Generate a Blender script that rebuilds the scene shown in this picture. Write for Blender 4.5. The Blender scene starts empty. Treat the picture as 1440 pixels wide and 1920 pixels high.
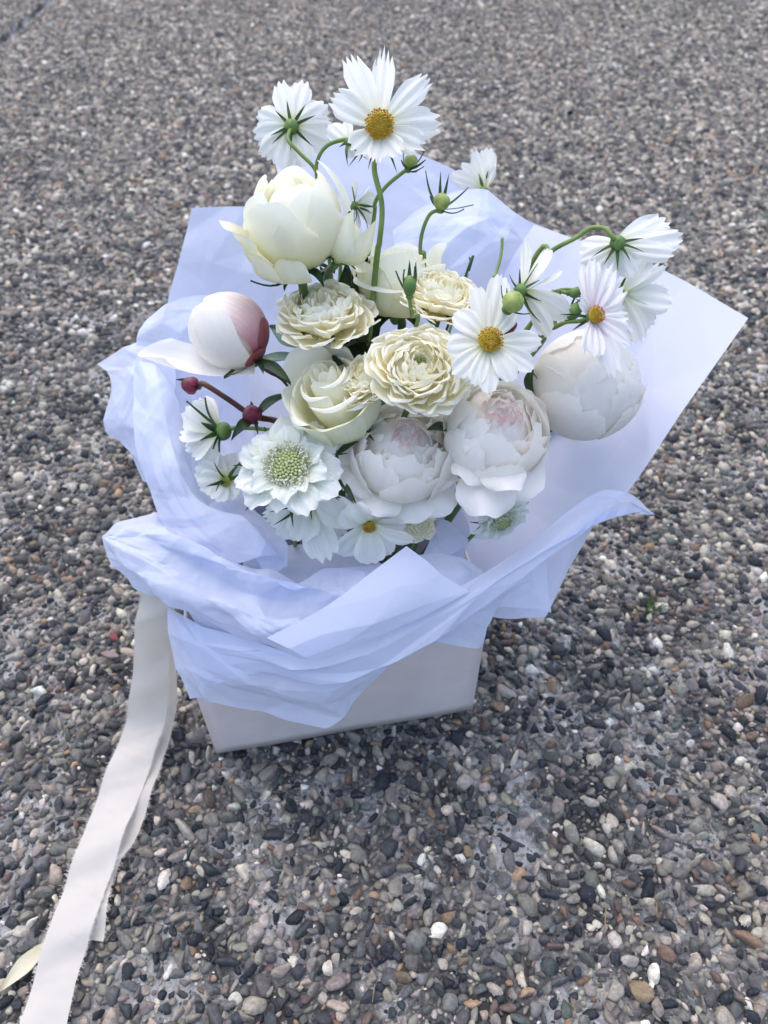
import bpy, math, random
import numpy as np
from mathutils import Vector, noise

random.seed(7)
RNG = np.random.default_rng(7)
scene = bpy.context.scene
COL = scene.collection
R = math.radians

# ------------------------------------------------------------------ camera
H, PITCH, FPX = 0.70, R(46.5), 1400.0          # camera height, tilt, focal length in photo pixels (1440 x 1920)
cam_d = bpy.data.cameras.new('camera'); cam = bpy.data.objects.new('camera', cam_d); COL.objects.link(cam)
cam.location = (0, 0, H); cam.rotation_euler = (R(90) - PITCH, 0, 0)
cam_d.sensor_fit = 'VERTICAL'; cam_d.sensor_height = 36.0; cam_d.lens = 36.0 * FPX / 1920.0
cam_d.clip_start = 0.01; cam_d.clip_end = 200
cam_d.dof.use_dof = True; cam_d.dof.focus_distance = 0.535; cam_d.dof.aperture_fstop = 7.5
scene.camera = cam

# ------------------------------------------------------------------ light
SUN_EL, SUN_AZ = 68.0, -25.0
w = bpy.data.worlds.new('World'); scene.world = w; w.use_nodes = True
nt = w.node_tree; bg = nt.nodes['Background']
sky = nt.nodes.new('ShaderNodeTexSky'); sky.sky_type = 'NISHITA'; sky.sun_disc = False
sky.sun_elevation = R(SUN_EL); sky.sun_rotation = R(SUN_AZ); sky.air_density = 1.0; sky.dust_density = 3.0; sky.ozone_density = 1.0
nt.links.new(sky.outputs[0], bg.inputs[0]); bg.inputs[1].default_value = 0.15
sun_d = bpy.data.lights.new('sun', 'SUN'); sun = bpy.data.objects.new('sun', sun_d); COL.objects.link(sun)
sun_d.energy = 0.7; sun_d.angle = R(110); sun_d.color = (1.0, 0.965, 0.92)
sun.rotation_euler = (-R(90 - SUN_EL), 0, -R(SUN_AZ))
scene.view_settings.view_transform = 'Standard'; scene.view_settings.look = 'None'
scene.view_settings.exposure = 1.1; scene.view_settings.gamma = 1.0; scene.view_settings.use_curve_mapping = False
scene.cycles.max_bounces = 14; scene.cycles.diffuse_bounces = 9; scene.cycles.transmission_bounces = 10; scene.cycles.transparent_max_bounces = 16

SP, CP = math.sin(PITCH), math.cos(PITCH)
CAM = np.array([0, 0, H]); RT = np.array([1.0, 0, 0]); UP = np.array([0, SP, CP]); FW = np.array([0, CP, -SP])

def W(px, py, d):
    """photo pixel + distance along the viewing axis (metres) -> point in the place"""
    return CAM + d * (FW + (px - 720) / FPX * RT - (py - 960) / FPX * UP)
def G(px, py, h=0.0):
    """photo pixel + height above the ground -> point"""
    v = (py - 960) / FPX
    return W(px, py, (H - h) / (SP + v * CP))
def CV(x, y, z):
    """a direction given as right, up, towards the viewer"""
    a = x * RT + y * UP - z * FW
    return a / np.linalg.norm(a)
def nrm(a): return a / (np.linalg.norm(a) + 1e-12)

# ------------------------------------------------------------------ objects
def tag(o, label=None, cat=None, group=None, kind=None):
    if label: o['label'] = label
    if cat: o['category'] = cat
    if group: o['group'] = group
    if kind: o['kind'] = kind
    return o
def thing(name, loc, label, cat, group=None):
    o = bpy.data.objects.new(name, None); o.empty_display_size = 0.02
    o.location = Vector(loc); COL.objects.link(o)
    return tag(o, label, cat, group)
def wloc(o):
    p = np.zeros(3)
    while o is not None:
        p = p + np.array(o.location); o = o.parent
    return p
def mesh(name, V, F, mat, parent=None, uv=None, smooth=True, origin=None, attr=None):
    V = np.asarray(V, float)
    base = wloc(parent) if parent is not None else (np.zeros(3) if origin is None else np.asarray(origin, float))
    me = bpy.data.meshes.new(name); me.from_pydata((V - base).tolist(), [], F)
    if uv is not None:
        l = me.uv_layers.new(name='UVMap'); idx = np.empty(len(me.loops), np.int32); me.loops.foreach_get('vertex_index', idx)
        l.data.foreach_set('uv', np.asarray(uv, np.float32)[idx].ravel())
    if attr is not None:
        a = me.attributes.new('tint', 'FLOAT_COLOR', 'POINT'); a.data.foreach_set('color', np.asarray(attr, np.float32).ravel())
    if smooth: me.polygons.foreach_set('use_smooth', [True] * len(me.polygons))
    me.materials.append(mat)
    o = bpy.data.objects.new(name, me); COL.objects.link(o)
    if parent is not None: o.parent = parent
    else: o.location = Vector(base)
    return o
def grid_faces(nv, nu, wrap=False, off=0):
    F = []
    m = nu if wrap else nu - 1
    for i in range(nv - 1):
        for j in range(m):
            k = (j + 1) % nu
            F.append((off + i * nu + j, off + i * nu + k, off + (i + 1) * nu + k, off + (i + 1) * nu + j))
    return F
def grid(name, P, mat, parent=None, origin=None):
    nv, nu = P.shape[:2]
    vv, uu = np.meshgrid(np.linspace(0, 1, nv), np.linspace(0, 1, nu), indexing='ij')
    return mesh(name, P.reshape(-1, 3), grid_faces(nv, nu), mat, parent, np.stack([uu, vv], -1).reshape(-1, 2), origin=origin)
def cr(P, t):
    """Catmull-Rom through the rows of P at t in 0..1 (vector of t)"""
    P = np.asarray(P, float); n = len(P)
    E = np.concatenate([[2 * P[0] - P[1]], P, [2 * P[-1] - P[-2]]])
    x = np.clip(np.asarray(t, float), 0, 1.15) * (n - 1); i = np.clip(np.floor(x).astype(int), 0, n - 2); f = (x - i)
    f = f.reshape(f.shape + (1,) * (P.ndim - 1))
    a, b, c, d = E[i], E[i + 1], E[i + 2], E[i + 3]
    return 0.5 * (2 * b + (c - a) * f + (2 * a - 5 * b + 4 * c - d) * f ** 2 + (3 * b - a - 3 * c + d) * f ** 3)
def tube_geo(P, rad, n=7, seg=None):
    """points (k,3) and radii (k) -> verts, faces, uv"""
    P = np.asarray(P, float); k = len(P)
    m = seg or max(8, (k - 1) * 6); t = np.linspace(0, 1, m)
    C = cr(P, t); rr = np.interp(t, np.linspace(0, 1, len(rad)), rad)
    T = np.gradient(C, axis=0); T /= np.linalg.norm(T, axis=1)[:, None] + 1e-12
    a = nrm(np.cross(T[0], [0.3, 0.9, 0.25])); V = []
    for i in range(m):
        a = nrm(a - T[i] * a.dot(T[i])); b = np.cross(T[i], a)
        for j in range(n):
            q = 2 * math.pi * j / n
            V.append(C[i] + rr[i] * (math.cos(q) * a + math.sin(q) * b))
    F = grid_faces(m, n, True)
    F.append(tuple(range(n - 1, -1, -1))); F.append(tuple((m - 1) * n + j for j in range(n)))
    uv = [(j / n, i / (m - 1)) for i in range(m) for j in range(n)]
    return np.array(V), F, uv
def tube(name, P, rad, mat, parent, n=7, seg=None):
    V, F, uv = tube_geo(P, rad, n, seg)
    return mesh(name, V, F, mat, parent, uv)

# ------------------------------------------------------------------ materials
def newmat(name):
    m = bpy.data.materials.new(name); m.use_nodes = True
    t = m.node_tree; t.nodes.remove(t.nodes['Principled BSDF'])
    return m, t, t.nodes, t.links, t.nodes['Material Output']
def ramp(N, L, src, stops):
    r = N.new('ShaderNodeValToRGB'); L.new(src, r.inputs[0]); e = r.color_ramp.elements
    while len(e) < len(stops): e.new(0.5)
    for q, (p, c) in zip(e, stops): q.position = p; q.color = (*c, 1)
    return r.outputs[0]
def mixc(N, L, f, a, b, mode='MIX'):
    m = N.new('ShaderNodeMix'); m.data_type = 'RGBA'; m.blend_type = mode
    for i, v in ((0, f), (6, a), (7, b)):
        if hasattr(v, 'is_linked'): L.new(v, m.inputs[i])
        elif i == 0: m.inputs[0].default_value = v
        else: m.inputs[i].default_value = (*v, 1)
    return m.outputs[2]
def tex_noise(N, L, vec, scale, detail=3, rough=0.55):
    n = N.new('ShaderNodeTexNoise'); n.inputs['Scale'].default_value = scale
    n.inputs['Detail'].default_value = detail; n.inputs['Roughness'].default_value = rough
    if vec is not None: L.new(vec, n.inputs['Vector'])
    return n
def bump(N, L, h, strength, dist):
    b = N.new('ShaderNodeBump'); b.inputs['Strength'].default_value = strength; b.inputs['Distance'].default_value = dist
    L.new(h, b.inputs['Height']); return b.outputs[0]

def petal_mat(name, stops, trans=0.35, vein=0.35, veinfreq=34, rough=0.5, spec=0.25, tcol=None):
    """stops: pigment along the petal from its base (0) to its tip (1)"""
    m, t, N, L, out = newmat(name)
    uv = N.new('ShaderNodeUVMap'); sep = N.new('ShaderNodeSeparateXYZ'); L.new(uv.outputs[0], sep.inputs[0])
    geo = N.new('ShaderNodeNewGeometry')
    nz = tex_noise(N, L, geo.outputs['Position'], 60, 3)
    add = N.new('ShaderNodeMath'); add.operation = 'MULTIPLY_ADD'; L.new(nz.outputs[0], add.inputs[0]); add.inputs[1].default_value = 0.22
    sub = N.new('ShaderNodeMath'); sub.operation = 'SUBTRACT'; L.new(sep.outputs[1], sub.inputs[0]); sub.inputs[1].default_value = 0.11
    L.new(sub.outputs[0], add.inputs[2])
    col = ramp(N, L, add.outputs[0], stops)
    mp = N.new('ShaderNodeMapping'); mp.inputs['Scale'].default_value = (veinfreq, 2.2, 1); L.new(uv.outputs[0], mp.inputs[0])
    vn = tex_noise(N, L, mp.outputs[0], 1.0, 2)
    vr = ramp(N, L, vn.outputs[0], [(0.35, (1 - .14 * vein,) * 3), (0.6, (1, 1, 1))])
    col = mixc(N, L, 1.0, col, vr, 'MULTIPLY')
    fine = tex_noise(N, L, geo.outputs['Position'], 900, 2)
    mixh = N.new('ShaderNodeMath'); mixh.operation = 'MULTIPLY_ADD'; L.new(fine.outputs[0], mixh.inputs[0]); mixh.inputs[1].default_value = 0.15
    L.new(vn.outputs[0], mixh.inputs[2])
    nb = bump(N, L, mixh.outputs[0], vein, 0.0008)
    p = N.new('ShaderNodeBsdfPrincipled'); L.new(col, p.inputs['Base Color']); p.inputs['Roughness'].default_value = rough
    p.inputs['Specular IOR Level'].default_value = spec; L.new(nb, p.inputs['Normal'])
    tr = N.new('ShaderNodeBsdfTranslucent'); L.new(mixc(N, L, 1.0, col, tcol or (1.0, 0.99, 0.93), 'MULTIPLY'), tr.inputs[0]); L.new(nb, tr.inputs['Normal'])
    mx = N.new('ShaderNodeMixShader'); mx.inputs[0].default_value = trans
    L.new(p.outputs[0], mx.inputs[1]); L.new(tr.outputs[0], mx.inputs[2]); L.new(mx.outputs[0], out.inputs[0])
    return m
def plain_mat(name, c1, c2, scale=80, rough=0.5, spec=0.3, bumps=0.3, bdist=0.0006, trans=0.0, stretch=None):
    m, t, N, L, out = newmat(name)
    geo = N.new('ShaderNodeNewGeometry'); vec = geo.outputs['Position']
    if stretch:
        uv = N.new('ShaderNodeUVMap'); mp = N.new('ShaderNodeMapping'); mp.inputs['Scale'].default_value = (*stretch, 1)
        L.new(uv.outputs[0], mp.inputs[0]); vec2 = mp.outputs[0]
    nz = tex_noise(N, L, vec, scale, 4)
    col = ramp(N, L, nz.outputs[0], [(0.35, c1), (0.65, c2)])
    nb = bump(N, L, tex_noise(N, L, vec2 if stretch else vec, 1.0 if stretch else scale * 5, 3).outputs[0], bumps, bdist)
    p = N.new('ShaderNodeBsdfPrincipled'); L.new(col, p.inputs['Base Color']); p.inputs['Roughness'].default_value = rough
    p.inputs['Specular IOR Level'].default_value = spec; L.new(nb, p.inputs['Normal'])
    if trans:
        tr = N.new('ShaderNodeBsdfTranslucent'); L.new(col, tr.inputs[0])
        mx = N.new('ShaderNodeMixShader'); mx.inputs[0].default_value = trans
        L.new(p.outputs[0], mx.inputs[1]); L.new(tr.outputs[0], mx.inputs[2]); L.new(mx.outputs[0], out.inputs[0])
    else: L.new(p.outputs[0], out.inputs[0])
    return m
def paper_mat(name, col, diff, trans, clear, fibre=0.25):
    m, t, N, L, out = newmat(name)
    geo = N.new('ShaderNodeNewGeometry')
    n1 = tex_noise(N, L, geo.outputs['Position'], 700, 4, 0.7); n2 = tex_noise(N, L, geo.outputs['Position'], 35, 3)
    c = mixc(N, L, n2.outputs[0], tuple(x * 0.96 for x in col), col)
    nb = bump(N, L, n1.outputs[0], fibre, 0.0005)
    d = N.new('ShaderNodeBsdfPrincipled'); L.new(c, d.inputs['Base Color']); d.inputs['Roughness'].default_value = 0.55
    d.inputs['Specular IOR Level'].default_value = 0.25; L.new(nb, d.inputs['Normal'])
    tr = N.new('ShaderNodeBsdfTranslucent'); L.new(c, tr.inputs[0]); L.new(nb, tr.inputs['Normal'])
    tp = N.new('ShaderNodeBsdfTransparent')
    m1 = N.new('ShaderNodeMixShader'); m1.inputs[0].default_value = trans / (diff + trans)
    L.new(d.outputs[0], m1.inputs[1]); L.new(tr.outputs[0], m1.inputs[2])
    m2 = N.new('ShaderNodeMixShader'); m2.inputs[0].default_value = clear
    L.new(m1.outputs[0], m2.inputs[1]); L.new(tp.outputs[0], m2.inputs[2]); L.new(m2.outputs[0], out.inputs[0])
    return m
def stone_mat(name, source):
    m, t, N, L, out = newmat(name)
    geo = N.new('ShaderNodeNewGeometry'); pos = geo.outputs['Position']
    if source == 'object':
        oi = N.new('ShaderNodeObjectInfo'); c = oi.outputs['Color']
    else:
        at = N.new('ShaderNodeAttribute'); at.attribute_name = 'tint'; c = at.outputs['Color']
    n1 = tex_noise(N, L, pos, 260, 5, 0.65); n2 = tex_noise(N, L, pos, 1500, 3, 0.6)
    c = mixc(N, L, 1.0, c, ramp(N, L, n1.outputs[0], [(0.3, (0.6, 0.6, 0.6)), (0.7, (1.35, 1.33, 1.3))]), 'MULTIPLY')
    c = mixc(N, L, 0.6, c, ramp(N, L, n2.outputs[0], [(0.3, (0.75, 0.75, 0.75)), (0.7, (1.2, 1.2, 1.2))]), 'MULTIPLY')
    dn = tex_noise(N, L, pos, 420, 4, 0.7)     # cement dust left in the pits of the stones
    c = mixc(N, L, ramp(N, L, dn.outputs[0], [(0.56, (0, 0, 0)), (0.75, (0.55, 0.55, 0.55))]), c, (0.21, 0.21, 0.212))
    p = N.new('ShaderNodeBsdfPrincipled'); L.new(c, p.inputs['Base Color']); p.inputs['Roughness'].default_value = 0.68
    p.inputs['Specular IOR Level'].default_value = 0.35
    L.new(bump(N, L, n1.outputs[0], 0.6, 0.0012), p.inputs['Normal']); L.new(p.outputs[0], out.inputs[0])
    return m
def cement_mat():
    m, t, N, L, out = newmat('cement')
    geo = N.new('ShaderNodeNewGeometry'); pos = geo.outputs['Position']
    n1 = tex_noise(N, L, pos, 90, 6, 0.7); n2 = tex_noise(N, L, pos, 700, 4, 0.7); n3 = tex_noise(N, L, pos, 3, 3)
    vo = N.new('ShaderNodeTexVoronoi'); vo.inputs['Scale'].default_value = 230; L.new(pos, vo.inputs['Vector'])
    n4 = tex_noise(N, L, pos, 13, 4, 0.6); ad0 = N.new('ShaderNodeMath'); ad0.operation = 'MULTIPLY_ADD'; L.new(n4.outputs[0], ad0.inputs[0]); ad0.inputs[1].default_value = 1.3
    sb = N.new('ShaderNodeMath'); sb.operation = 'MULTIPLY_ADD'; L.new(n1.outputs[0], sb.inputs[0]); sb.inputs[1].default_value = .7; sb.inputs[2].default_value = -.5; L.new(sb.outputs[0], ad0.inputs[2])
    c = ramp(N, L, ad0.outputs[0], [(0.34, (0.055, 0.054, 0.053)), (0.50, (0.19, 0.19, 0.195)), (0.64, (0.50, 0.505, 0.515))])   # grimy between the stones, pale where bare
    grit = mixc(N, L, 0.55, vo.outputs['Color'], (0.4, 0.4, 0.4)); bw = N.new('ShaderNodeRGBToBW'); L.new(grit, bw.inputs[0])
    c = mixc(N, L, 0.7, c, ramp(N, L, bw.outputs[0], [(0.2, (0.45, 0.45, 0.46)), (0.6, (1.25, 1.24, 1.22))]), 'MULTIPLY')
    c = mixc(N, L, 0.5, c, ramp(N, L, n2.outputs[0], [(0.3, (0.6, 0.6, 0.6)), (0.7, (1.25, 1.25, 1.25))]), 'MULTIPLY')
    p = N.new('ShaderNodeBsdfPrincipled'); L.new(c, p.inputs['Base Color']); p.inputs['Roughness'].default_value = 0.9
    ad = N.new('ShaderNodeMath'); ad.operation = 'ADD'; L.new(n1.outputs[0], ad.inputs[0]); L.new(n2.outputs[0], ad.inputs[1])
    L.new(bump(N, L, ad.outputs[0], 1.0, 0.0035), p.inputs['Normal']); L.new(p.outputs[0], out.inputs[0])
    return m

M = {}
M['cosmos'] = petal_mat('cosmos_petal', [(0.0, (0.72, 0.74, 0.36)), (0.22, (0.86, 0.87, 0.76)), (0.5, (0.86, 0.87, 0.835)), (1.0, (0.86, 0.865, 0.85))], 0.38, 0.55, 26)
M['cosmos_pink'] = petal_mat('blush_cosmos_petal', [(0.0, (0.74, 0.58, 0.66)), (0.3, (0.85, 0.79, 0.83)), (0.6, (0.87, 0.85, 0.86)), (1.0, (0.87, 0.86, 0.87))], 0.32, 0.6, 26)
M['rose'] = petal_mat('cream_rose_petal', [(0.0, (0.66, 0.70, 0.36)), (0.3, (0.93, 0.91, 0.70)), (0.7, (0.95, 0.94, 0.81)), (1.0, (0.955, 0.95, 0.88))], 0.38, 0.12, 16, 0.42, 0.3)
M['rose_out'] = petal_mat('green_tinged_rose_petal', [(0.0, (0.52, 0.60, 0.26)), (0.4, (0.82, 0.83, 0.60)), (0.8, (0.90, 0.89, 0.75)), (1.0, (0.80, 0.81, 0.60))], 0.30, 0.3, 18, 0.45, 0.3)
M['spray'] = petal_mat('spray_rose_petal', [(0.0, (0.94, 0.83, 0.46)), (0.35, (0.955, 0.905, 0.66)), (0.7, (0.96, 0.935, 0.78)), (1.0, (0.96, 0.95, 0.865))], 0.40, 0.25, 18, 0.5, 0.25)
M['peony'] = petal_mat('white_peony_petal', [(0.0, (0.95, 0.91, 0.78)), (0.3, (0.96, 0.935, 0.89)), (1.0, (0.965, 0.945, 0.93))], 0.40, 0.2, 22, 0.45, 0.3)
M['peony_in'] = petal_mat('blush_peony_petal', [(0.0, (0.92, 0.74, 0.66)), (0.5, (0.955, 0.87, 0.82)), (0.90, (0.955, 0.89, 0.87)), (1.0, (0.84, 0.58, 0.60))], 0.40, 0.3, 22, 0.5, 0.25)
M['peony_pink'] = petal_mat('rosy_bud_petal', [(0.0, (0.36, 0.05, 0.09)), (0.22, (0.60, 0.22, 0.27)), (0.48, (0.80, 0.54, 0.54)), (0.78, (0.90, 0.82, 0.78))], 0.25, 0.9, 44, 0.45, 0.3)
M['bud_maroon'] = plain_mat('maroon_bud', (0.09, 0.008, 0.022), (0.22, 0.03, 0.06), 90, 0.4, 0.4, 0.2)
M['maroon_sepal'] = petal_mat('maroon_sepal', [(0.0, (0.12, 0.16, 0.04)), (0.4, (0.20, 0.06, 0.05)), (1.0, (0.40, 0.10, 0.13))], 0.1, 0.3, 20)
M['maroon_stem'] = plain_mat('maroon_stem', (0.05, 0.018, 0.018), (0.11, 0.05, 0.03), 60, 0.45, 0.35, 0.2)
M['stem'] = plain_mat('green_stem', (0.12, 0.19, 0.045), (0.20, 0.28, 0.07), 70, 0.45, 0.35, 0.15)
M['stem_dark'] = plain_mat('dark_green_stem', (0.05, 0.10, 0.03), (0.09, 0.15, 0.05), 70, 0.45, 0.35, 0.15)
M['sepal'] = plain_mat('green_sepal', (0.022, 0.06, 0.022), (0.06, 0.12, 0.04), 120, 0.45, 0.35, 0.2, trans=0.1)
M['calyx'] = plain_mat('green_calyx', (0.08, 0.16, 0.04), (0.14, 0.24, 0.06), 120, 0.45, 0.35, 0.2)
M['bud'] = plain_mat('green_bud', (0.20, 0.27, 0.06), (0.36, 0.42, 0.13), 130, 0.45, 0.35, 0.2)
M['leaf'] = plain_mat('dark_leaf', (0.018, 0.045, 0.016), (0.045, 0.085, 0.03), 60, 0.36, 0.45, 0.35, 0.001, 0.12, (22, 3))
M['leaf_grey'] = plain_mat('grey_green_leaf', (0.09, 0.16, 0.13), (0.16, 0.25, 0.20), 40, 0.5, 0.3, 0.3, 0.001, 0.15, (14, 3))
M['disc'] = plain_mat('yellow_disc', (0.42, 0.17, 0.012), (0.62, 0.36, 0.03), 420, 0.6, 0.2, 0.4)
M['disc_green'] = plain_mat('green_yellow_disc', (0.34, 0.30, 0.03), (0.5, 0.42, 0.05), 420, 0.6, 0.2, 0.4)
M['anther'] = plain_mat('dark_anther', (0.05, 0.018, 0.008), (0.12, 0.05, 0.012), 300, 0.6, 0.2, 0.2)
M['bead'] = plain_mat('green_bead', (0.30, 0.36, 0.14), (0.48, 0.52, 0.26), 300, 0.5, 0.3, 0.1)
M['filament'] = plain_mat('cream_filament', (0.70, 0.72, 0.55), (0.84, 0.85, 0.74), 200, 0.6, 0.2, 0.1, trans=0.2)
M['scab'] = petal_mat('scabious_petal', [(0.0, (0.66, 0.72, 0.50)), (0.4, (0.83, 0.87, 0.78)), (1.0, (0.87, 0.89, 0.88))], 0.34, 0.7, 20)
M['tissue'] = paper_mat('white_tissue', (0.75, 0.80, 0.965), 0.60, 0.40, 0.09)
M['wrap'] = paper_mat('white_wrap_paper', (0.725, 0.76, 0.93), 0.70, 0.30, 0.0, 0.15)
M['card'] = plain_mat('box_card', (0.66, 0.58, 0.56), (0.72, 0.64, 0.615), 22, 0.5, 0.35, 0.35, 0.0008)
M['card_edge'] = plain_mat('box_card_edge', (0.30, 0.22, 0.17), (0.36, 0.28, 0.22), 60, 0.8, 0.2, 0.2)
M['stone'] = stone_mat('pebble_stone', 'object'); M['stones'] = stone_mat('pebble_stones', 'attr')
M['cement'] = cement_mat()

# ------------------------------------------------------------------ ground
GX0, GX1 = -1.243, -1.213            # the joint between two slabs
X = [-9, GX0 - 0.006, GX0, GX1, GX1 + 0.006, 9]; Z = [0, 0, -0.014, -0.014, 0, 0]; Y = [-4, 0, 4, 14]
V = [(x, y, z) for y in Y for x, z in zip(X, Z)]
ground = mesh('ground', V, grid_faces(len(Y), len(X)), M['cement'], smooth=False)
tag(ground, 'grey exposed aggregate concrete ground with small mixed pebbles', 'ground', kind='structure')

def ico(sub):
    import bmesh
    bm = bmesh.new(); bmesh.ops.create_icosphere(bm, subdivisions=sub, radius=1.0)
    V = np.array([v.co[:] for v in bm.verts]); F = np.array([[v.index for v in f.verts] for f in bm.faces]); bm.free()
    keep = V[F].mean(1)[:, 2] > -0.30
    F = F[keep]; used = np.unique(F); mp = -np.ones(len(V), int); mp[used] = np.arange(len(used))
    return V[used], mp[F]
def stone_shapes(sub, n):
    V0, F0 = ico(sub); S = []
    for k in range(n):
        V = V0.copy()
        for _ in range(random.randint(5, 9)):       # worn flat faces
            d = RNG.normal(size=3); d[2] = abs(d[2]) * 0.8; d /= np.linalg.norm(d); c = random.uniform(0.38, 0.8)
            h = V @ d; V -= np.outer(np.maximum(h - c, 0) * 0.95, d)
        sd = random.uniform(0, 99)
        for i in range(len(V)):
            V[i] *= 1 + 0.13 * noise.noise(Vector(V[i] * 1.3) + Vector((sd, 0, 0)))
        V /= np.abs(V[:, :2]).max(); S.append(V)
    return S, F0
PAL = [((0.011, 0.014, 0.021), 15), ((0.024, 0.028, 0.034), 13), ((0.052, 0.054, 0.058), 16), ((0.088, 0.087, 0.087), 20), ((0.128, 0.12, 0.11), 22),
       ((0.19, 0.176, 0.157), 19), ((0.29, 0.272, 0.243), 12), ((0.11, 0.076, 0.054), 2.5), ((0.18, 0.13, 0.088), 2.5), ((0.40, 0.395, 0.38), 2), ((0.075, 0.055, 0.05), 3), ((0.054, 0.066, 0.067), 3)]
PC = np.array([c for c, _ in PAL]) * [1.56, 1.51, 1.42]; PW = np.array([q for _, q in PAL], float); PW /= PW.sum()

def half(y): return 0.46 + 0.37 * max(y, 0)
CELL = 0.0145; cells = {}; stones = []
def try_put(x, y, r, k=0.86):
    cx, cy = int(x // CELL), int(y // CELL)
    for i in (cx - 1, cx, cx + 1):
        for j in (cy - 1, cy, cy + 1):
            for (a, b, s) in cells.get((i, j), ()):
                if (a - x) ** 2 + (b - y) ** 2 < (k * (r + s)) ** 2: return
    cells.setdefault((cx, cy), []).append((x, y, r)); stones.append((x, y, r))
Y0, Y1 = -0.03, 3.55
def scatter(n, rlo, rhi, ymax, k=0.86):
    ys = np.linspace(Y0, ymax, 400); cw = np.cumsum([half(q) for q in ys]); cw = cw / cw[-1]
    yy = np.interp(RNG.random(n), cw, ys); uu = RNG.random(n) * 2 - 1; rr = rlo + (rhi - rlo) * RNG.random(n) ** 1.6
    for y, u, r in zip(yy.tolist(), uu.tolist(), rr.tolist()):
        x = u * half(y)
        if GX0 - r < x < GX1 + r: continue
        try_put(x, y, r, k)
scatter(16000, 0.0062, 0.0098, Y1, .69); scatter(220000, 0.0040, 0.0061, Y1, .66); scatter(240000, 0.0026, 0.0040, Y1, .69)
scatter(60000, 0.0016, 0.0025, 1.0, .78); scatter(40000, 0.0008, 0.0015, 0.62, 0.85)
SA = np.array(stones); ns = len(SA)
tint = PC[RNG.choice(len(PC), ns, p=PW)] * RNG.uniform(0.8, 1.25, (ns, 1)) * RNG.uniform(0.95, 1.05, (ns, 3))
asp = RNG.uniform(1.0, 2.1, ns) ** 0.5; rot = RNG.uniform(0, 6.283, ns); hgt = RNG.uniform(0.6, 0.95, ns)
sink = np.array([noise.noise(Vector((x * 11, y * 11, 3.0))) for x, y, _ in stones])
zoff = 0.0013 - 0.0030 * np.clip(sink * 2.6 - 0.75, 0, 1) + RNG.normal(0, 0.0008, ns)
tilt = RNG.normal(0, 0.24, (ns, 2))
inview = (np.abs(SA[:, 0]) < 0.25 + 0.36 * SA[:, 1]) & (SA[:, 1] > 0.10)
seen = inview & (SA[:, 1] < 0.33) & (zoff > -0.0022)
cand = np.where(seen)[0]; big = cand[np.argsort(-SA[cand, 2] / (0.5 + SA[cand, 1]))][:300]
isbig = np.zeros(ns, bool); isbig[big] = True
S2, F2 = stone_shapes(2, 14); S1, F1 = stone_shapes(1, 14)
oV, oF = ico(1)
def place(V, i):
    x, y, r = SA[i]; c, s = math.cos(rot[i]), math.sin(rot[i])
    q = V * [r * asp[i] * 1.06, r / asp[i] * 1.06, r * hgt[i]]
    q = q + np.outer(q[:, 0] * tilt[i, 0] + q[:, 1] * tilt[i, 1], [0, 0, 1])
    return np.stack([q[:, 0] * c - q[:, 1] * s + x, q[:, 0] * s + q[:, 1] * c + y, q[:, 2] + zoff[i]], -1)
AV, AF, AC = [], [], []; off = 0
import bmesh
bm = bmesh.new(); bmesh.ops.create_cone(bm, cap_ends=False, segments=6, radius1=1.0, radius2=0.62, depth=1.0)
lv = np.array([v.co[:] for v in bm.verts]); bm.free()
LV = np.array([(math.cos(a), math.sin(a), -0.1) for a in np.arange(6) * math.pi / 3] + [(0.6 * math.cos(a + .4), 0.6 * math.sin(a + .4), 0.75) for a in np.arange(3) * 2 * math.pi / 3])
LF = np.array([(0, 1, 6), (1, 2, 6), (2, 7, 6), (2, 3, 7), (3, 4, 7), (4, 8, 7), (4, 5, 8), (5, 0, 8), (0, 6, 8), (6, 7, 8)])
for i in range(ns):
    if isbig[i]: continue
    y, r = SA[i, 1], SA[i, 2]
    if y < 0.45 and r > 0.0034 and inview[i]: V, F = S2[i % 14], F2
    elif (y < 1.15 and r > 0.0017): V, F = S1[i % 14], F1
    else: V, F = LV * (1 + 0.12 * ((i * 7) % 5 - 2) / 2), LF
    AV.append(place(V, i)); AF.append(F + off); AC.append(np.repeat(tint[i][None], len(V), 0)); off += len(V)
AV = np.concatenate(AV); AF = np.concatenate(AF).astype(np.int32); AC = np.concatenate(AC); AC = np.concatenate([AC, np.ones((len(AC), 1))], 1)
me = bpy.data.meshes.new('pebbles'); me.vertices.add(len(AV)); me.vertices.foreach_set('co', AV.astype(np.float32).ravel())
me.loops.add(AF.size); me.loops.foreach_set('vertex_index', AF.ravel()); me.polygons.add(len(AF))
me.polygons.foreach_set('loop_start', np.arange(0, AF.size, 3, dtype=np.int32)); me.update(calc_edges=True)
me.polygons.foreach_set('use_smooth', np.ones(len(AF), bool))
a = me.attributes.new('tint', 'FLOAT_COLOR', 'POINT'); a.data.foreach_set('color', AC.astype(np.float32).ravel())
me.materials.append(M['stones']); o = bpy.data.objects.new('pebbles', me); COL.objects.link(o); o.parent = ground; o['kind'] = 'stuff'
print('stones', ns, 'tris', len(AF))
SM = []
for k in range(14):
    q = bpy.data.meshes.new('pebble'); q.from_pydata(S2[k].tolist(), [], F2.tolist()); q.polygons.foreach_set('use_smooth', [True] * len(F2)); q.materials.append(M['stone']); SM.append(q)
for n, i in enumerate(big):
    o = bpy.data.objects.new('pebble', SM[n % 14]); COL.objects.link(o); o.parent = ground
    x, y, r = SA[i]; o.location = (x, y, zoff[i] + 0.0006); o.scale = (r * asp[i] * 1.06, r / asp[i] * 1.06, r * hgt[i])
    o.rotation_euler = (tilt[i, 1], -tilt[i, 0], rot[i]); o.color = (*tint[i], 1)

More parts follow.
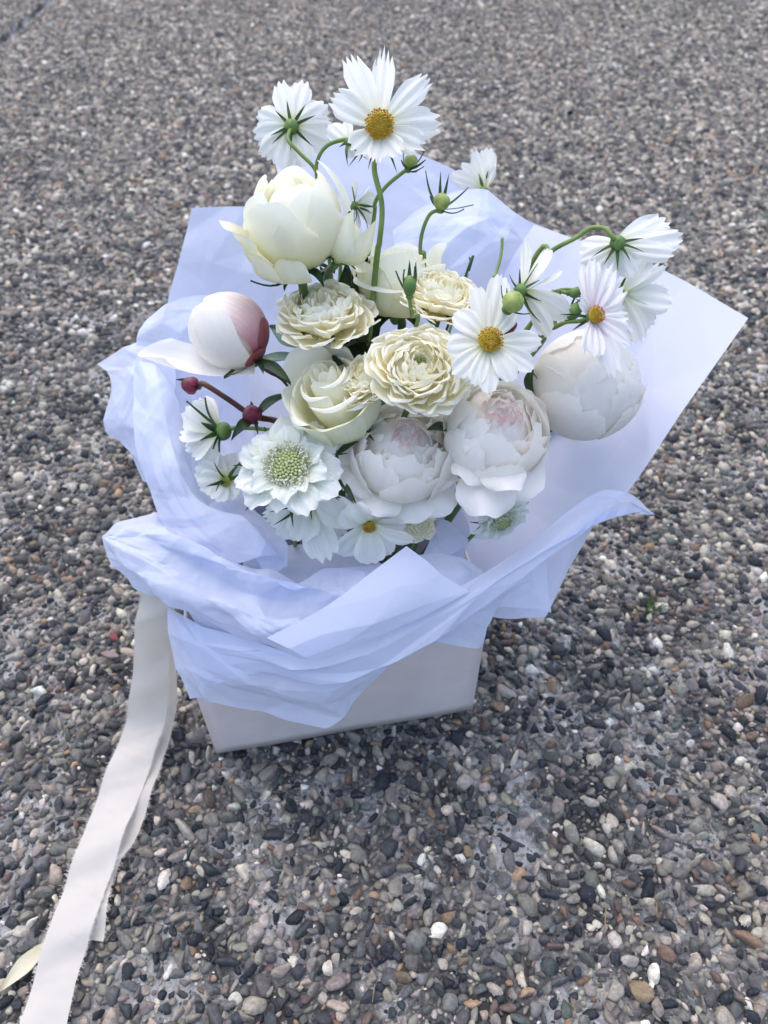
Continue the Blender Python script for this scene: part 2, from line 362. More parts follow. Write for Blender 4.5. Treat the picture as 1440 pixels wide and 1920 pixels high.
# ------------------------------------------------------------------ box
FL, FR = G(408, 1418), G(885, 1335)                 # its front bottom corners, on the ground
BU = nrm(FR - FL); BWID = np.linalg.norm(FR - FL); BB = np.array([-BU[1], BU[0], 0]); BDEP, BHGT, TH = 0.20, 0.165, 0.0025
SIT = 0.006                                        # the box sits on the tops of the stones
BC = FL + BU * BWID / 2 + BB * BDEP / 2
box = thing('gift_box', BC + [0, 0, SIT], 'square cream card box holding the wrapped bouquet', 'box')
def panel(name, o, a, b, mat, bev=0.0012):
    """slab: origin, two edges and thickness inwards; rounded rim"""
    n = nrm(np.cross(a, b)) * TH; la, lb = np.linalg.norm(a), np.linalg.norm(b); a1, b1 = a / la, b / lb
    out = []
    for t, e in ((0, bev * .5), (0.3, 0), (0.7, 0), (1, bev * .5)):
        for sa, sb in ((0, 0), (1, 0), (1, 1), (0, 1)):
            out.append(o + n * t + a1 * (sa * la + (e if sa == 0 else -e)) + b1 * (sb * lb + (e if sb == 0 else -e)))
    F = [(3, 2, 1, 0), (12, 13, 14, 15)]
    for k in range(3):
        for j in range(4):
            F.append((k * 4 + j, k * 4 + (j + 1) % 4, (k + 1) * 4 + (j + 1) % 4, (k + 1) * 4 + j))
    return mesh(name, np.array(out), F, mat, box, smooth=False)
zb = np.array([0, 0, SIT]); zh = np.array([0, 0, BHGT]); g = 0.0004
def crn(a, b): return FL + BU * a * BWID + BB * b * BDEP + zb
fp = np.zeros((14, 20, 3))
for i in range(14):
    for j in range(20):
        y, x = i / 13, j / 19
        fp[i, j] = crn(0, 0) + zh * y + BU * BWID * x - BB * (.0028 * math.sin(math.pi * x) * (.25 + .75 * y) + .0006 * math.sin(x * 9 + y * 4))
fpo = grid('front_panel', fp, M['card'], box); md = fpo.modifiers.new('card', 'SOLIDIFY'); md.thickness = TH; md.offset = -1
panel('back_panel', crn(1, 1), zh, -BU * BWID, M['card'])
panel('side_panel', crn(0, 1) - BB * (TH + g), zh, -BB * (BDEP - 2 * TH - 2 * g), M['card'])
panel('side_panel', crn(1, 0) + BB * (TH + g), zh, BB * (BDEP - 2 * TH - 2 * g), M['card'])
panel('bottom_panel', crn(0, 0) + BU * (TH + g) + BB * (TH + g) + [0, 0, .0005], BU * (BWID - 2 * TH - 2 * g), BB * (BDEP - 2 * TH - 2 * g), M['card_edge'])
FLOORZ = SIT + TH + 0.001
def boxpt(a, b, z=FLOORZ): return np.append((FL + BU * a * BWID + BB * b * BDEP)[:2], z)

# ------------------------------------------------------------------ paper sheets
from mathutils.geometry import delaunay_2d_cdt
def facets(P, D, Lu, Lv, rng, size, amp):
    """flatten a sheet into creased planar faces: random points, triangulated, straight in between"""
    nv, nu = D.shape; pts = []
    for e in range(4):
        m = max(3, int((Lu if e % 2 == 0 else Lv) / (size * .7)))
        for k in range(m):
            f = (k + (rng.uniform(-.3, .3) if k else 0)) / m
            pts.append([(f, 0), (1, f), (1 - f, 1), (0, 1 - f)][e])
    for _ in range(int(Lu * Lv / size ** 2 * 1.2)):
        for _t in range(12):
            q = rng.uniform(.03, .97, 2)
            if all(((q[0] - p[0]) * Lu) ** 2 + ((q[1] - p[1]) * Lv) ** 2 > (size * rng.uniform(.3, .8)) ** 2 for p in pts): pts.append(tuple(q)); break
    r = delaunay_2d_cdt([Vector(p) for p in pts], [], [], 0, 1e-6); q = np.array([v[:] for v in r[0]])
    iu = np.clip((q[:, 0] * (nu - 1)).round().astype(int), 0, nu - 1); iv = np.clip((q[:, 1] * (nv - 1)).round().astype(int), 0, nv - 1)
    Q = P[iv, iu]; hq = rng.normal(size=len(q)) * amp; edge = (np.minimum(q, 1 - q).min(1) < .01); hq[edge] *= .5
    vv, uu = np.meshgrid(np.linspace(0, 1, nv), np.linspace(0, 1, nu), indexing='ij'); out = P.copy(); hh = np.zeros_like(D)
    for a, b, c in r[2]:
        A, B, C = q[a], q[b], q[c]; den = (B[1] - C[1]) * (A[0] - C[0]) + (C[0] - B[0]) * (A[1] - C[1])
        if abs(den) < 1e-9: continue
        lo, hi = np.minimum(np.minimum(A, B), C), np.maximum(np.maximum(A, B), C)
        i0, i1 = int(lo[1] * (nv - 1)), int(math.ceil(hi[1] * (nv - 1))) + 1; j0, j1 = int(lo[0] * (nu - 1)), int(math.ceil(hi[0] * (nu - 1))) + 1
        x, y = uu[i0:i1, j0:j1], vv[i0:i1, j0:j1]
        l1 = ((B[1] - C[1]) * (x - C[0]) + (C[0] - B[0]) * (y - C[1])) / den; l2 = ((C[1] - A[1]) * (x - C[0]) + (A[0] - C[0]) * (y - C[1])) / den; l3 = 1 - l1 - l2
        mk = (l1 > -1e-6) & (l2 > -1e-6) & (l3 > -1e-6)
        if not mk.any(): continue
        val = l1[..., None] * Q[a] + l2[..., None] * Q[b] + l3[..., None] * Q[c]
        out[i0:i1, j0:j1][mk] = val[mk]; hh[i0:i1, j0:j1][mk] = (l1 * hq[a] + l2 * hq[b] + l3 * hq[c])[mk]
    return out, hh
def sheet(name, label, ctrl, mat, n=(60, 80), seed=0, creases=26, amp=0.0022, width=(0.006, 0.022), waves=0.0025, cat='tissue paper', group=None, fac=0.66, fsize=0.027):
    if cat == 'paper': fac, fsize = 0.5, 0.05
    rng = np.random.default_rng(seed)
    C = np.array([[W(*p) for p in row] for row in ctrl])
    nv, nu = int(n[0] * 2.0), int(n[1] * 2.0)
    P = cr(C, np.linspace(0, 1, nv)); P = cr(P.transpose(1, 0, 2), np.linspace(0, 1, nu)).transpose(1, 0, 2)
    Lu = np.linalg.norm(np.diff(P, axis=1), axis=2).sum(1).mean(); Lv = np.linalg.norm(np.diff(P, axis=0), axis=2).sum(0).mean()
    vv, uu = np.meshgrid(np.linspace(0, 1, nv) * Lv, np.linspace(0, 1, nu) * Lu, indexing='ij')
    # wander the edge a little so that no outline is ruled
    Nn = np.cross(np.gradient(P, axis=1), np.gradient(P, axis=0)); Nn /= np.linalg.norm(Nn, axis=2)[..., None] + 1e-9
    D = np.zeros((nv, nu))
    nv0 = creases // 2
    for k in range(creases + nv0):
        c = rng.random(2) * [Lu, Lv]; a = rng.random() * math.pi; ln = rng.uniform(0.02, 0.075); wd = rng.uniform(*width); am = 1.35
        if k < nv0: ln = rng.uniform(0.05, 0.15); wd = rng.uniform(0.02, 0.05); am = 2.1      # long folds with flat faces between
        du, dv = uu - c[0], vv - c[1]; s = du * math.cos(a) + dv * math.sin(a); d = -du * math.sin(a) + dv * math.cos(a)
        d = d + 0.12 * s * np.sin(s / ln * 1.3 + k)
        left, right = wd * rng.uniform(.5, 1.6), wd * rng.uniform(.5, 1.6)
        tri = np.where(d < 0, np.clip(1 + d / left, 0, 1), np.clip(1 - d / right, 0, 1))
        D += rng.choice([-1, 1]) * am * amp * rng.uniform(.4, 1.3) * tri * np.exp(-(s / ln) ** 2 * 1.2) * min(1.0, wd / 0.012)
    for k in range(int(creases * 1.6)):
        c = rng.random(2) * [Lu, Lv]; a = rng.random() * math.pi; ln = rng.uniform(0.012, 0.045); wd = rng.uniform(0.0025, 0.006)
        du, dv = uu - c[0], vv - c[1]; q = du * math.cos(a) + dv * math.sin(a); d = -du * math.sin(a) + dv * math.cos(a) + .1 * q
        D += rng.choice([-1, 1]) * amp * .28 * rng.uniform(.5, 1.4) * np.clip(1 - np.abs(d) / wd, 0, 1) * np.exp(-(q / ln) ** 2)
    for k in range(5):
        a = rng.random() * 6.28; f = rng.uniform(18, 60)
        D += waves * 0.35 * np.sin((uu * math.cos(a) + vv * math.sin(a)) * f + rng.random() * 6)
    Pf, hh = facets(P, D, Lu, Lv, rng, fsize, amp * .85)
    P = P * (1 - fac) + Pf * fac + Nn * (hh + D * .55)[..., None]
    org = P.reshape(-1, 3).mean(0); org = P.reshape(-1, 3)[P.reshape(-1, 3)[:, 2].argmin()]
    o = grid(name, P, mat, origin=org)
    return tag(o, label, cat, group)

T, WR = M['tissue'], M['wrap']
TG = 'tissue sheets round the bouquet'; WG = 'wrapping paper behind the flowers'
sheet('wrapping_paper', 'stiff white paper panel flaring out to a sharp corner behind the closed peony', [
    [(1024, 1152, .646), (940, 1160, .660), (865, 1130, .70), (800, 1040, .75)],
    [(1030, 1145, .640), (960, 1120, .655), (900, 1050, .69), (840, 950, .73)],
    [(1108, 988, .622), (1040, 985, .65), (950, 930, .69), (880, 850, .72)],
    [(1182, 918, .608), (1110, 860, .645), (1000, 780, .685), (910, 700, .71)],
    [(1292, 755, .600), (1185, 690, .64), (1040, 600, .68), (935, 540, .70)],
    [(1403, 597, .600), (1245, 506, .64), (1110, 460, .67), (1000, 420, .69)]], WR, (80, 60), 3, 16, .0017, (0.01, 0.03), .0015, 'paper', WG)
sheet('wrapping_paper', 'white paper sheet with a peaked top edge behind the tallest cosmos', [
    [(515, 300, .73), (610, 268, .73), (700, 268, .73), (790, 288, .72), (880, 335, .71), (968, 402, .70), (1045, 436, .695)],
    [(540, 420, .735), (620, 420, .735), (700, 420, .735), (790, 430, .73), (870, 445, .725), (955, 480, .715), (1030, 520, .705)],
    [(560, 600, .75), (640, 600, .75), (720, 600, .75), (800, 600, .745), (870, 610, .74), (940, 620, .73), (1000, 640, .72)],
    [(600, 800, .765), (660, 800, .765), (720, 800, .765), (780, 800, .76), (840, 800, .755), (880, 800, .75), (910, 800, .74)]], WR, (70, 80), 5, 18, .0022, (0.008, 0.03), .002, 'paper', WG)
sheet('wrapping_paper', 'white paper sheet with a square corner behind the peony bud', [
    [(360, 390, .68), (450, 387, .69), (560, 396, .70), (680, 430, .71)],
    [(338, 480, .69), (430, 500, .70), (540, 520, .71), (680, 540, .72)],
    [(314, 570, .695), (410, 610, .715), (530, 650, .725), (680, 680, .735)],
    [(300, 720, .70), (400, 760, .72), (520, 790, .735), (680, 800, .745)],
    [(330, 880, .705), (420, 900, .715), (540, 920, .735), (680, 930, .745)]], WR, (80, 60), 8, 16, .0016, (0.01, 0.03), .002, 'paper', WG)
sheet('tissue_sheet', 'sheer tissue sheet with a rounded drooping fold behind the round green bud', [
    [(735, 430, .675), (800, 378, .67), (885, 347, .665), (928, 368, .668), (968, 402, .675)],
    [(740, 470, .675), (800, 430, .665), (870, 400, .655), (920, 410, .66), (958, 432, .672)],
    [(750, 530, .68), (800, 490, .665), (850, 460, .655), (905, 455, .658), (932, 470, .668)],
    [(770, 600, .69), (800, 570, .68), (830, 540, .67), (860, 520, .665), (884, 508, .67)],
    [(790, 680, .70), (800, 650, .695), (815, 620, .69), (830, 600, .685), (845, 580, .685)]], T, (60, 60), 12, 18, .0018, (0.008, 0.03), .002, group=TG)
sheet('tissue_sheet', 'rounded tissue fold bulging beside the dropped peony petal', [
    [(275, 600, .672), (318, 566, .672), (370, 552, .676), (440, 560, .684)],
    [(256, 648, .668), (320, 630, .672), (390, 630, .68), (460, 650, .69)],
    [(262, 720, .672), (330, 730, .685), (400, 740, .695), (470, 750, .70)],
    [(290, 820, .68), (350, 830, .69), (410, 840, .70), (480, 850, .705)],
    [(330, 900, .685), (380, 910, .695), (430, 930, .70), (490, 940, .705)]], T, (60, 50), 15, 26, .002, group=TG)
sheet('tissue_sheet', 'tissue wing with a pointed tip sticking out left of the peony bud', [
    [(178, 678, .66), (220, 654, .663), (262, 638, .667), (320, 650, .68)],
    [(210, 713, .658), (238, 712, .655), (268, 700, .655), (330, 720, .672)],
    [(197, 795, .668), (228, 795, .655), (258, 780, .650), (310, 800, .664)],
    [(235, 835, .675), (258, 850, .664), (280, 850, .655), (318, 865, .66)],
    [(270, 900, .675), (290, 910, .66), (310, 915, .65), (340, 920, .655)]], T, (60, 40), 18, 20, .0022, group=TG)
sheet('tissue_sheet', 'long upright tissue fold running down left of the scabious', [
    [(246, 690, .648), (270, 676, .642), (298, 690, .645), (318, 725, .664)],
    [(250, 780, .636), (288, 768, .624), (325, 772, .630), (346, 802, .658)],
    [(266, 870, .626), (303, 858, .610), (344, 860, .615), (366, 892, .652)],
    [(284, 950, .620), (330, 948, .600), (374, 928, .605), (402, 942, .642)],
    [(320, 1012, .615), (380, 1010, .595), (440, 972, .600), (474, 985, .630)],
    [(380, 1062, .61), (440, 1062, .595), (510, 1036, .600), (541, 1056, .62)]], T, (90, 50), 21, 30, .002, group=TG)
sheet('tissue_sheet', 'tissue flap with a crinkled pointed edge just below the white scabious', [
    [(392, 946, .630), (420, 925, .634), (446, 908, .64)],
    [(430, 992, .612), (458, 962, .618), (488, 966, .628)],
    [(476, 1042, .604), (506, 1008, .608), (538, 1004, .618)],
    [(500, 1078, .604), (524, 1072, .608), (542, 1060, .614)]], T, (50, 40), 24, 12, .0016, group=TG)
sheet('tissue_sheet', 'shaded tissue sheet dipping inside the box below the hanging cosmos', [
    [(455, 1030, .645), (580, 1017, .65), (640, 1016, .65), (690, 1034, .645), (735, 1058, .64), (800, 1040, .645), (870, 1030, .65)],
    [(455, 1085, .63), (580, 1080, .63), (640, 1080, .63), (690, 1090, .625), (740, 1100, .62), (800, 1090, .62), (870, 1075, .63)],
    [(460, 1150, .62), (580, 1150, .62), (640, 1150, .615), (690, 1150, .61), (740, 1145, .61), (800, 1130, .61), (870, 1110, .62)]], T, (40, 80), 27, 18, .002, group=TG)
sheet('tissue_sheet', 'small curled tissue corner standing inside the box under the open peony', [
    [(795, 1040, .62), (812, 1000, .625), (828, 972, .63)],
    [(830, 1045, .612), (842, 1010, .618), (848, 982, .628)],
    [(868, 1030, .622), (876, 1022, .624), (874, 1014, .628)]], T, (24, 24), 31, 4, .001, group=TG)
sheet('tissue_sheet', 'low tissue rim behind the upturned triangular corner', [
    [(640, 1062, .600), (720, 1054, .600), (800, 1038, .602), (868, 1048, .602), (906, 1070, .602)],
    [(640, 1095, .590), (720, 1085, .588), (800, 1072, .588), (868, 1074, .590), (905, 1088, .594)],
    [(650, 1150, .582), (720, 1140, .580), (800, 1115, .580), (868, 1102, .584), (900, 1100, .588)]], T, (36, 60), 33, 12, .0018, group=TG)
sheet('tissue_sheet', 'crumpled tissue roll folded outwards over the left of the box rim', [
    [(300, 958, .632), (350, 1000, .612), (440, 1052, .604), (540, 1064, .604), (640, 1060, .598), (720, 1090, .585)],
    [(240, 974, .612), (300, 1002, .588), (396, 1048, .578), (510, 1084, .573), (606, 1098, .572), (690, 1118, .570)],
    [(203, 1004, .618), (264, 1034, .600), (356, 1078, .590), (470, 1116, .582), (574, 1146, .576), (670, 1148, .568)],
    [(206, 1046, .612), (252, 1078, .590), (338, 1124, .576), (452, 1164, .568), (562, 1194, .564), (650, 1180, .563)],
    [(232, 1088, .626), (270, 1126, .608), (358, 1165, .594), (472, 1207, .587), (592, 1241, .580), (660, 1205, .572)]], T, (70, 130), 36, 40, .0034, (0.008, 0.026), .0012, group=TG, fac=.92, fsize=.028)
sheet('tissue_sheet', 'smooth square tissue corner turned up in front of the bouquet', [
    [(762, 1024, .566), (800, 1052, .566), (836, 1084, .568), (880, 1108, .574)],
    [(690, 1078, .558), (735, 1108, .556), (775, 1132, .559), (805, 1148, .568)],
    [(610, 1138, .553), (655, 1166, .551), (690, 1182, .554), (715, 1192, .564)],
    [(500, 1196, .556), (540, 1216, .554), (570, 1232, .558), (596, 1243, .566)]], T, (60, 50), 41, 4, .0006, (0.02, 0.04), .0008, group=TG)
sheet('tissue_sheet', 'long tissue edge swept across the front to a pointed tip on the right', [
    [(330, 1160, .612), (471, 1200, .596), (593, 1232, .585), (730, 1165, .580), (899, 1082, .585), (990, 1020, .592), (1092, 943, .602), (1143, 920, .608), (1185, 928, .612), (1226, 964, .616)],
    [(350, 1220, .612), (480, 1232, .594), (597, 1256, .582), (726, 1205, .574), (880, 1118, .574), (990, 1052, .580), (1086, 975, .592), (1142, 942, .602), (1182, 946, .610), (1226, 966, .6165)],
    [(380, 1290, .622), (490, 1262, .602), (601, 1279, .590), (720, 1248, .582), (850, 1178, .580), (985, 1080, .584), (1092, 992, .596), (1140, 966, .604), (1180, 962, .612), (1226, 967, .617)]], T, (40, 150), 44, 16, .0016, (0.01, 0.03), .0018, group=TG)
sheet('tissue_sheet', 'low tissue flap hanging over the front of the box to a blunt point', [
    [(314, 1138, .600), (390, 1180, .604), (490, 1225, .606), (601, 1250, .600), (700, 1225, .598), (760, 1200, .602), (815, 1180, .612)],
    [(314, 1200, .597), (392, 1240, .600), (490, 1264, .604), (600, 1284, .600), (706, 1250, .600), (765, 1215, .606), (816, 1192, .614)],
    [(324, 1260, .603), (392, 1290, .607), (495, 1310, .614), (604, 1325, .612), (700, 1275, .610), (760, 1228, .614), (816, 1200, .618)],
    [(354, 1318, .622), (400, 1328, .626), (500, 1348, .632), (610, 1367, .634), (686, 1300, .626), (745, 1245, .622), (815, 1207, .622)]], T, (60, 100), 47, 30, .0026, (0.008, 0.03), .0025, group=TG)
sheet('tissue_sheet', 'small pointed tissue tail below the long swept edge beside the stiff panel', [
    [(950, 1090, .612), (985, 1062, .612), (1020, 1035, .615)],
    [(935, 1115, .618), (985, 1100, .616), (1022, 1090, .620)],
    [(925, 1136, .624), (985, 1136, .624), (1031, 1146, .628)]], T, (30, 30), 51, 8, .0016, group=TG)
sheet('tissue_sheet', 'tissue scrap tucked over the right front corner of the box', [
    [(800, 1165, .606), (850, 1135, .604), (900, 1110, .606), (945, 1092, .612)],
    [(812, 1200, .616), (855, 1180, .614), (900, 1160, .616), (935, 1128, .622)],
    [(818, 1207, .620), (860, 1212, .622), (900, 1218, .628), (913, 1178, .632)]], T, (36, 40), 54, 12, .002, group=TG)

# tissue lining pressed into the box
def lining():
    nv, nu = 26, 96; P = np.zeros((nv, nu, 3)); rng = np.random.default_rng(4)
    for i in range(nv):
        v = i / (nv - 1)
        for j in range(nu):
            a = 2 * math.pi * j / (nu - 1); c, s = math.cos(a), math.sin(a)
            sq = (abs(c) ** 5 + abs(s) ** 5) ** -0.2
            k = (0.42 + 0.06 * v) * (1 + 0.02 * math.sin(a * 9 + v * 4) + 0.02 * math.sin(a * 17))
            x = 0.5 + k * c * sq; y = 0.5 + k * s * sq
            P[i, j] = np.append((FL + BU * x * BWID + BB * y * BDEP)[:2], FLOORZ + 0.004 + v * (0.20 + 0.012 * math.sin(a * 5 + 1) - 0.02 * max(0, -s)))
    o = grid('tissue_lining', P, M['tissue'], origin=boxpt(.5, .5)); tag(o, 'white tissue lining pressed against the inside of the box', 'tissue paper', TG)
lining()

# ------------------------------------------------------------------ plant parts
def petal(name, B, Tp, Nn, w, mat, parent, bow=0.0, cup=0.0, teeth=0.0, roundk=0.25, base=0.3, peak=0.68, pleat=0.0, ruf=0.0, point=0.0, twist=0.0, nu=11, nv=12, seed=None, lobes=4):
    """blade from B to Tp (points), facing Nn; w = full width in metres"""
    rng = np.random.default_rng(seed if seed is not None else int(RNG.integers(1e9)))
    B, Tp = np.asarray(B), np.asarray(Tp); A = Tp - B; Ln = np.linalg.norm(A); A = A / Ln
    S = np.cross(A, Nn); S = nrm(S); Nn = np.cross(S, A)
    u = np.linspace(-1, 1, nu); v = np.linspace(0, 1, nv); vv, uu = np.meshgrid(v, u, indexing='ij')
    # outline
    tipl = 1 - roundk * np.abs(u) ** 2.4 + point * np.clip(1 - np.abs(u) * 1.6, 0, 1)
    if teeth:
        ph = rng.random(); tt = np.abs(((u * 0.5 + 0.5) * lobes + ph) % 1 - 0.5) * 2
        tipl = tipl + teeth * (tt - 0.5) * (0.6 + 0.8 * rng.random(nu))
    s = vv * (1 + (tipl[None] - 1) * vv ** 2)
    wp = np.where(vv < peak, base + (1 - base) * np.sin(np.clip(vv / peak, 0, 1) * math.pi / 2), 1 - (0.24 if not point else 0.97) * ((vv - peak) / (1 - peak)) ** (2 if not point else 1.4))
    x = uu * wp * w / 2
    h = bow * Ln * (np.sin(vv * math.pi) - 0.0) + cup * (uu ** 2 - 0.4) * w * 0.5 * np.sin(np.clip(vv * 1.3, 0, 1) * math.pi / 2)
    h = h + pleat * w * np.cos(uu * math.pi * 2.5 + rng.random() * 2) * np.sin(vv * math.pi * 0.8 + .2)
    if ruf:
        f1, f2, p1, p2 = rng.uniform(2, 4), rng.uniform(4, 7), rng.random() * 6, rng.random() * 6
        h = h + ruf * w * vv ** 2 * (np.sin(uu * f1 + p1) + 0.6 * np.sin(uu * f2 + p2 + vv * 3))
    x2 = x * np.cos(twist * vv) ; h = h + x * np.sin(twist * vv)
    h = h + 0.02 * w * rng.normal() * vv * uu
    P = B + (s * Ln)[..., None] * A + x2[..., None] * S + h[..., None] * Nn
    return grid(name, P, mat, parent)
def blade(name, B, Tp, Nn, w, mat, parent, bow=0.12, **k):
    """narrow sepal or leaf: pointed at both ends, folded along its middle"""
    k.setdefault('cup', 0.5); k.setdefault('nu', 5); k.setdefault('nv', 9)
    return petal(name, B, Tp, Nn, w, mat, parent, bow=bow, base=0.35, peak=0.35, point=0.02, roundk=0.0, **k)
def leaf(B, Tp, Nn, w, mat, parent, bow=0.1, name='leaf', cup=0.35):
    return petal(name, B, Tp, Nn, w, mat, parent, bow=bow, cup=cup, base=0.2, peak=0.42, point=0.02, roundk=0.0, nu=9, nv=14, ruf=0.02)
def ball(name, c, r, mat, parent, axis=None, squash=1.0, n=(10, 14), bumpy=0.0, grooves=0):
    axis = np.array([0, 0, 1.0]) if axis is None else nrm(axis)
    a = nrm(np.cross(axis, [0.31, 0.52, 0.11])); b = np.cross(axis, a); nv, nu = n; V = []
    for i in range(nv):
        t = math.pi * (i + 0.02) / (nv - 0.96)
        for j in range(nu):
            q = 2 * math.pi * j / nu; rr = r * (1 + bumpy * math.sin(grooves * q + t * 2))
            V.append(c + rr * (math.sin(t) * (math.cos(q) * a + math.sin(q) * b) - math.cos(t) * squash * axis))
    F = grid_faces(nv, nu, True); F.append(tuple(range(nu - 1, -1, -1))); F.append(tuple((nv - 1) * nu + j for j in range(nu)))
    return mesh(name, V, F, mat, parent, [(j / nu, i / (nv - 1)) for i in range(nv) for j in range(nu)])
def beads(name, C, rad, mat, parent):
    """many tiny grains as one part"""
    V0 = np.array([(0, 0, 1), (1, 0, 0), (0, 1, 0), (-1, 0, 0), (0, -1, 0), (0, 0, -1), (.7, .7, .55), (-.7, .7, .55), (-.7, -.7, .55), (.7, -.7, .55)], float)
    V0 /= np.linalg.norm(V0, axis=1)[:, None]
    F0 = [(0, 6, 7), (0, 7, 8), (0, 8, 9), (0, 9, 6), (6, 1, 2), (6, 2, 7), (7, 2, 3), (7, 3, 8), (8, 3, 4), (8, 4, 9), (9, 4, 1), (9, 1, 6), (5, 2, 1), (5, 3, 2), (5, 4, 3), (5, 1, 4)]
    V, F = [], []; rad = np.broadcast_to(rad, (len(C),))
    for c, r in zip(C, rad):
        k = len(V); V.extend((c + V0 * r).tolist()); F.extend([tuple(q + k for q in f) for f in F0])
    return mesh(name, V, F, mat, parent, [(0, 0)] * len(V))
def px(n, d): return n * d / FPX
nbase = [0]
def basept():
    """each stem has its own spot on the floor of the box"""
    nbase[0] += 1; k = nbase[0]; return boxpt(0.3 + 0.4 * ((k * 0.618) % 1), 0.35 + 0.35 * ((k * 0.377) % 1))
def stem_path(pts, bp):
    P = [W(*p) if len(p) == 3 and not isinstance(p, np.ndarray) else p for p in pts]
    last = P[-1]; mid = last * 0.45 + bp * 0.55; mid[2] = last[2] * 0.5 + bp[2] * 0.5
    return np.array(P + [mid, bp])
def flower(name, label, cat, group):
    bp = basept(); o = thing(name, bp, label, cat, group); return o, bp
def axes(N):
    a = nrm(RT - N * RT.dot(N)) if abs(RT.dot(N)) < 0.95 else nrm(UP - N * UP.dot(N)); return a, np.cross(N, a)

# ------------------------------------------------------------------ cosmos
CG = 'white cosmos flowers'
def cosmos(label, c, N, petals, stem, disc=0, sepals=(), mat='cosmos', stemr=0.0014, front=True, bow=0.04, calyx=0.0, discm='disc', dark=0.3, sepw=5, group=CG, teeth=0.10, dome=0.55, pn=None):
    cx, cy, d = c; C = W(cx, cy, d); N = CV(*N); t, bp = flower('cosmos', label, 'flower', group); a, b = axes(N)
    for k, q in enumerate(petals):
        tx, ty, wd = q[:3]; dd = q[3] if len(q) > 3 else 0.0; bw = q[4] if len(q) > 4 else bow
        Tp = W(tx, ty, d + dd); dr = nrm(Tp - C)
        st = px(max(disc * 0.55, 5), d)
        B = C + dr * st + N * ((k % 3) * 0.0006 - 0.003)
        petal('petal', B, Tp, N if pn is None else CV(*pn), px(wd, d) * 1.06, M[mat], t, bow=bw, cup=random.uniform(0.0, 0.22), teeth=teeth * random.uniform(.7, 1.3), lobes=random.choice([3, 3, 4]), pleat=0.035, ruf=0.03, roundk=0.12, base=0.34, peak=0.72, nu=17, nv=12)
    rc = px(disc, d)
    if disc:
        ball('disc_base', C + N * rc * 0.1, rc * 0.9, M['disc_green'], t, N, dome)
        pts, rs = [], []; nn = 120
        for k in range(nn):
            f = (k + .5) / nn; rr = rc * math.sqrt(f); q = k * 2.39996
            hh = rc * .2 + rc * dome * math.sqrt(max(0, 1 - 0.8 * f)) + random.uniform(-.02, .1) * rc
            pts.append(C + (a * math.cos(q) + b * math.sin(q)) * rr + N * hh); rs.append(rc * random.uniform(.06, .1) * (0.75 + 0.5 * f))
        beads('disc_florets', pts, np.array(rs), M[discm], t)
        pk = [p + N * rc * .1 for p in pts if random.random() < dark * .6][:26]
        if pk: beads('anthers', pk, rc * .055, M['anther'], t)
    if calyx:
        rc2 = px(calyx, d); cc = C - N * rc2 * 0.9
        ball('calyx', cc, rc2, M['calyx'], t, N, 0.85, bumpy=0.06, grooves=8)
    for s in sepals:
        sx, sy = s[:2]; sd = s[2] if len(s) > 2 else 0.0
        B = C - N * px(max(calyx, 6), d) * 0.9; Tp = W(sx, sy, d + sd - (0.0 if front else 0.006))
        blade('sepal', B, Tp, N if front else -N, px(sepw, d) * 1.25, M['sepal'], t, bow=random.uniform(-.02, .14), twist=random.uniform(-.5, .5))
    P = stem_path([C - N * px(max(calyx, 6), d) * 0.9] + list(stem), bp)
    tube('stem', P, [stemr * 1.15, stemr, stemr, stemr * 1.2, stemr * 1.3], M['stem'], t)
    return t

cosmos('tall open white cosmos with a round yellow eye above all other flowers', (712, 236, .50), (0, -.30, .95), [
    (656, 108, 50, .016, .05), (624, 182, 54, .006, .05), (722, 101, 42, .024, .02), (801, 146, 46, .018, .04), (822, 230, 56, .006, .04), (792, 274, 46, -.006, -.04), (704, 302, 34, -.006, -.03), (748, 290, 40, -.008, -.04), (662, 282, 48, -.006, -.03)],
    [(706, 285, .508), (702, 320, .509), (716, 385, .512), (712, 450, .52), (702, 530, .54)], disc=27, sepals=[(654, 312, .022), (690, 318, .02), (745, 326, .02), (672, 305, .022), (800, 272, .022)], calyx=9, stemr=.0019, dark=.12, teeth=.2)
cosmos('white cosmos seen from behind with its green star of sepals showing', (548, 238, .57), (0, .42, -.9), [
    (524, 156, 40, .01), (568, 153, 44, .012), (612, 198, 42, .012), (624, 240, 40, .01), (612, 275, 42, .008), (575, 312, 46, .0), (528, 318, 44, 0), (492, 292, 40, .0), (478, 256, 46, .004), (484, 212, 40, .008)],
    [(540, 262, .556), (562, 287, .556), (592, 320, .56), (612, 380, .58), (640, 480, .6)], sepals=[(538, 188), (573, 196), (592, 216), (588, 276), (545, 284), (510, 270), (507, 254), (516, 207)], calyx=14, front=False, bow=-.04)
cosmos('nodding white cosmos half hidden behind the tall open one, on an arching stem', (655, 268, .53), (.3, .2, -.9), [
    (616, 238, 34, .01), (640, 232, 36, .014), (690, 262, 40, .012), (668, 292, 30, .0)],
    [(645, 262, .527), (615, 272, .53), (597, 296, .535), (594, 330, .545), (610, 420, .57)], sepals=[(652, 310, 0), (636, 276, 0), (690, 300, 0)], calyx=8, front=False)
cosmos('open white cosmos with an orange eye overlapping the open peony', (918, 640, .49), (.12, .1, .98), [
    (940, 516, 46, .012), (893, 538, 42, .008), (854, 585, 48, .004, .08), (838, 652, 48, .0), (852, 704, 42, -.004), (888, 722, 32, -.006), (915, 738, 38, -.006), (962, 714, 42, -.004, .08), (1000, 692, 40, 0), (1014, 640, 42, .008), (966, 584, 30, .01)],
    [(925, 650, .52), (915, 720, .56)], disc=24, calyx=8, dark=.55, teeth=.06)
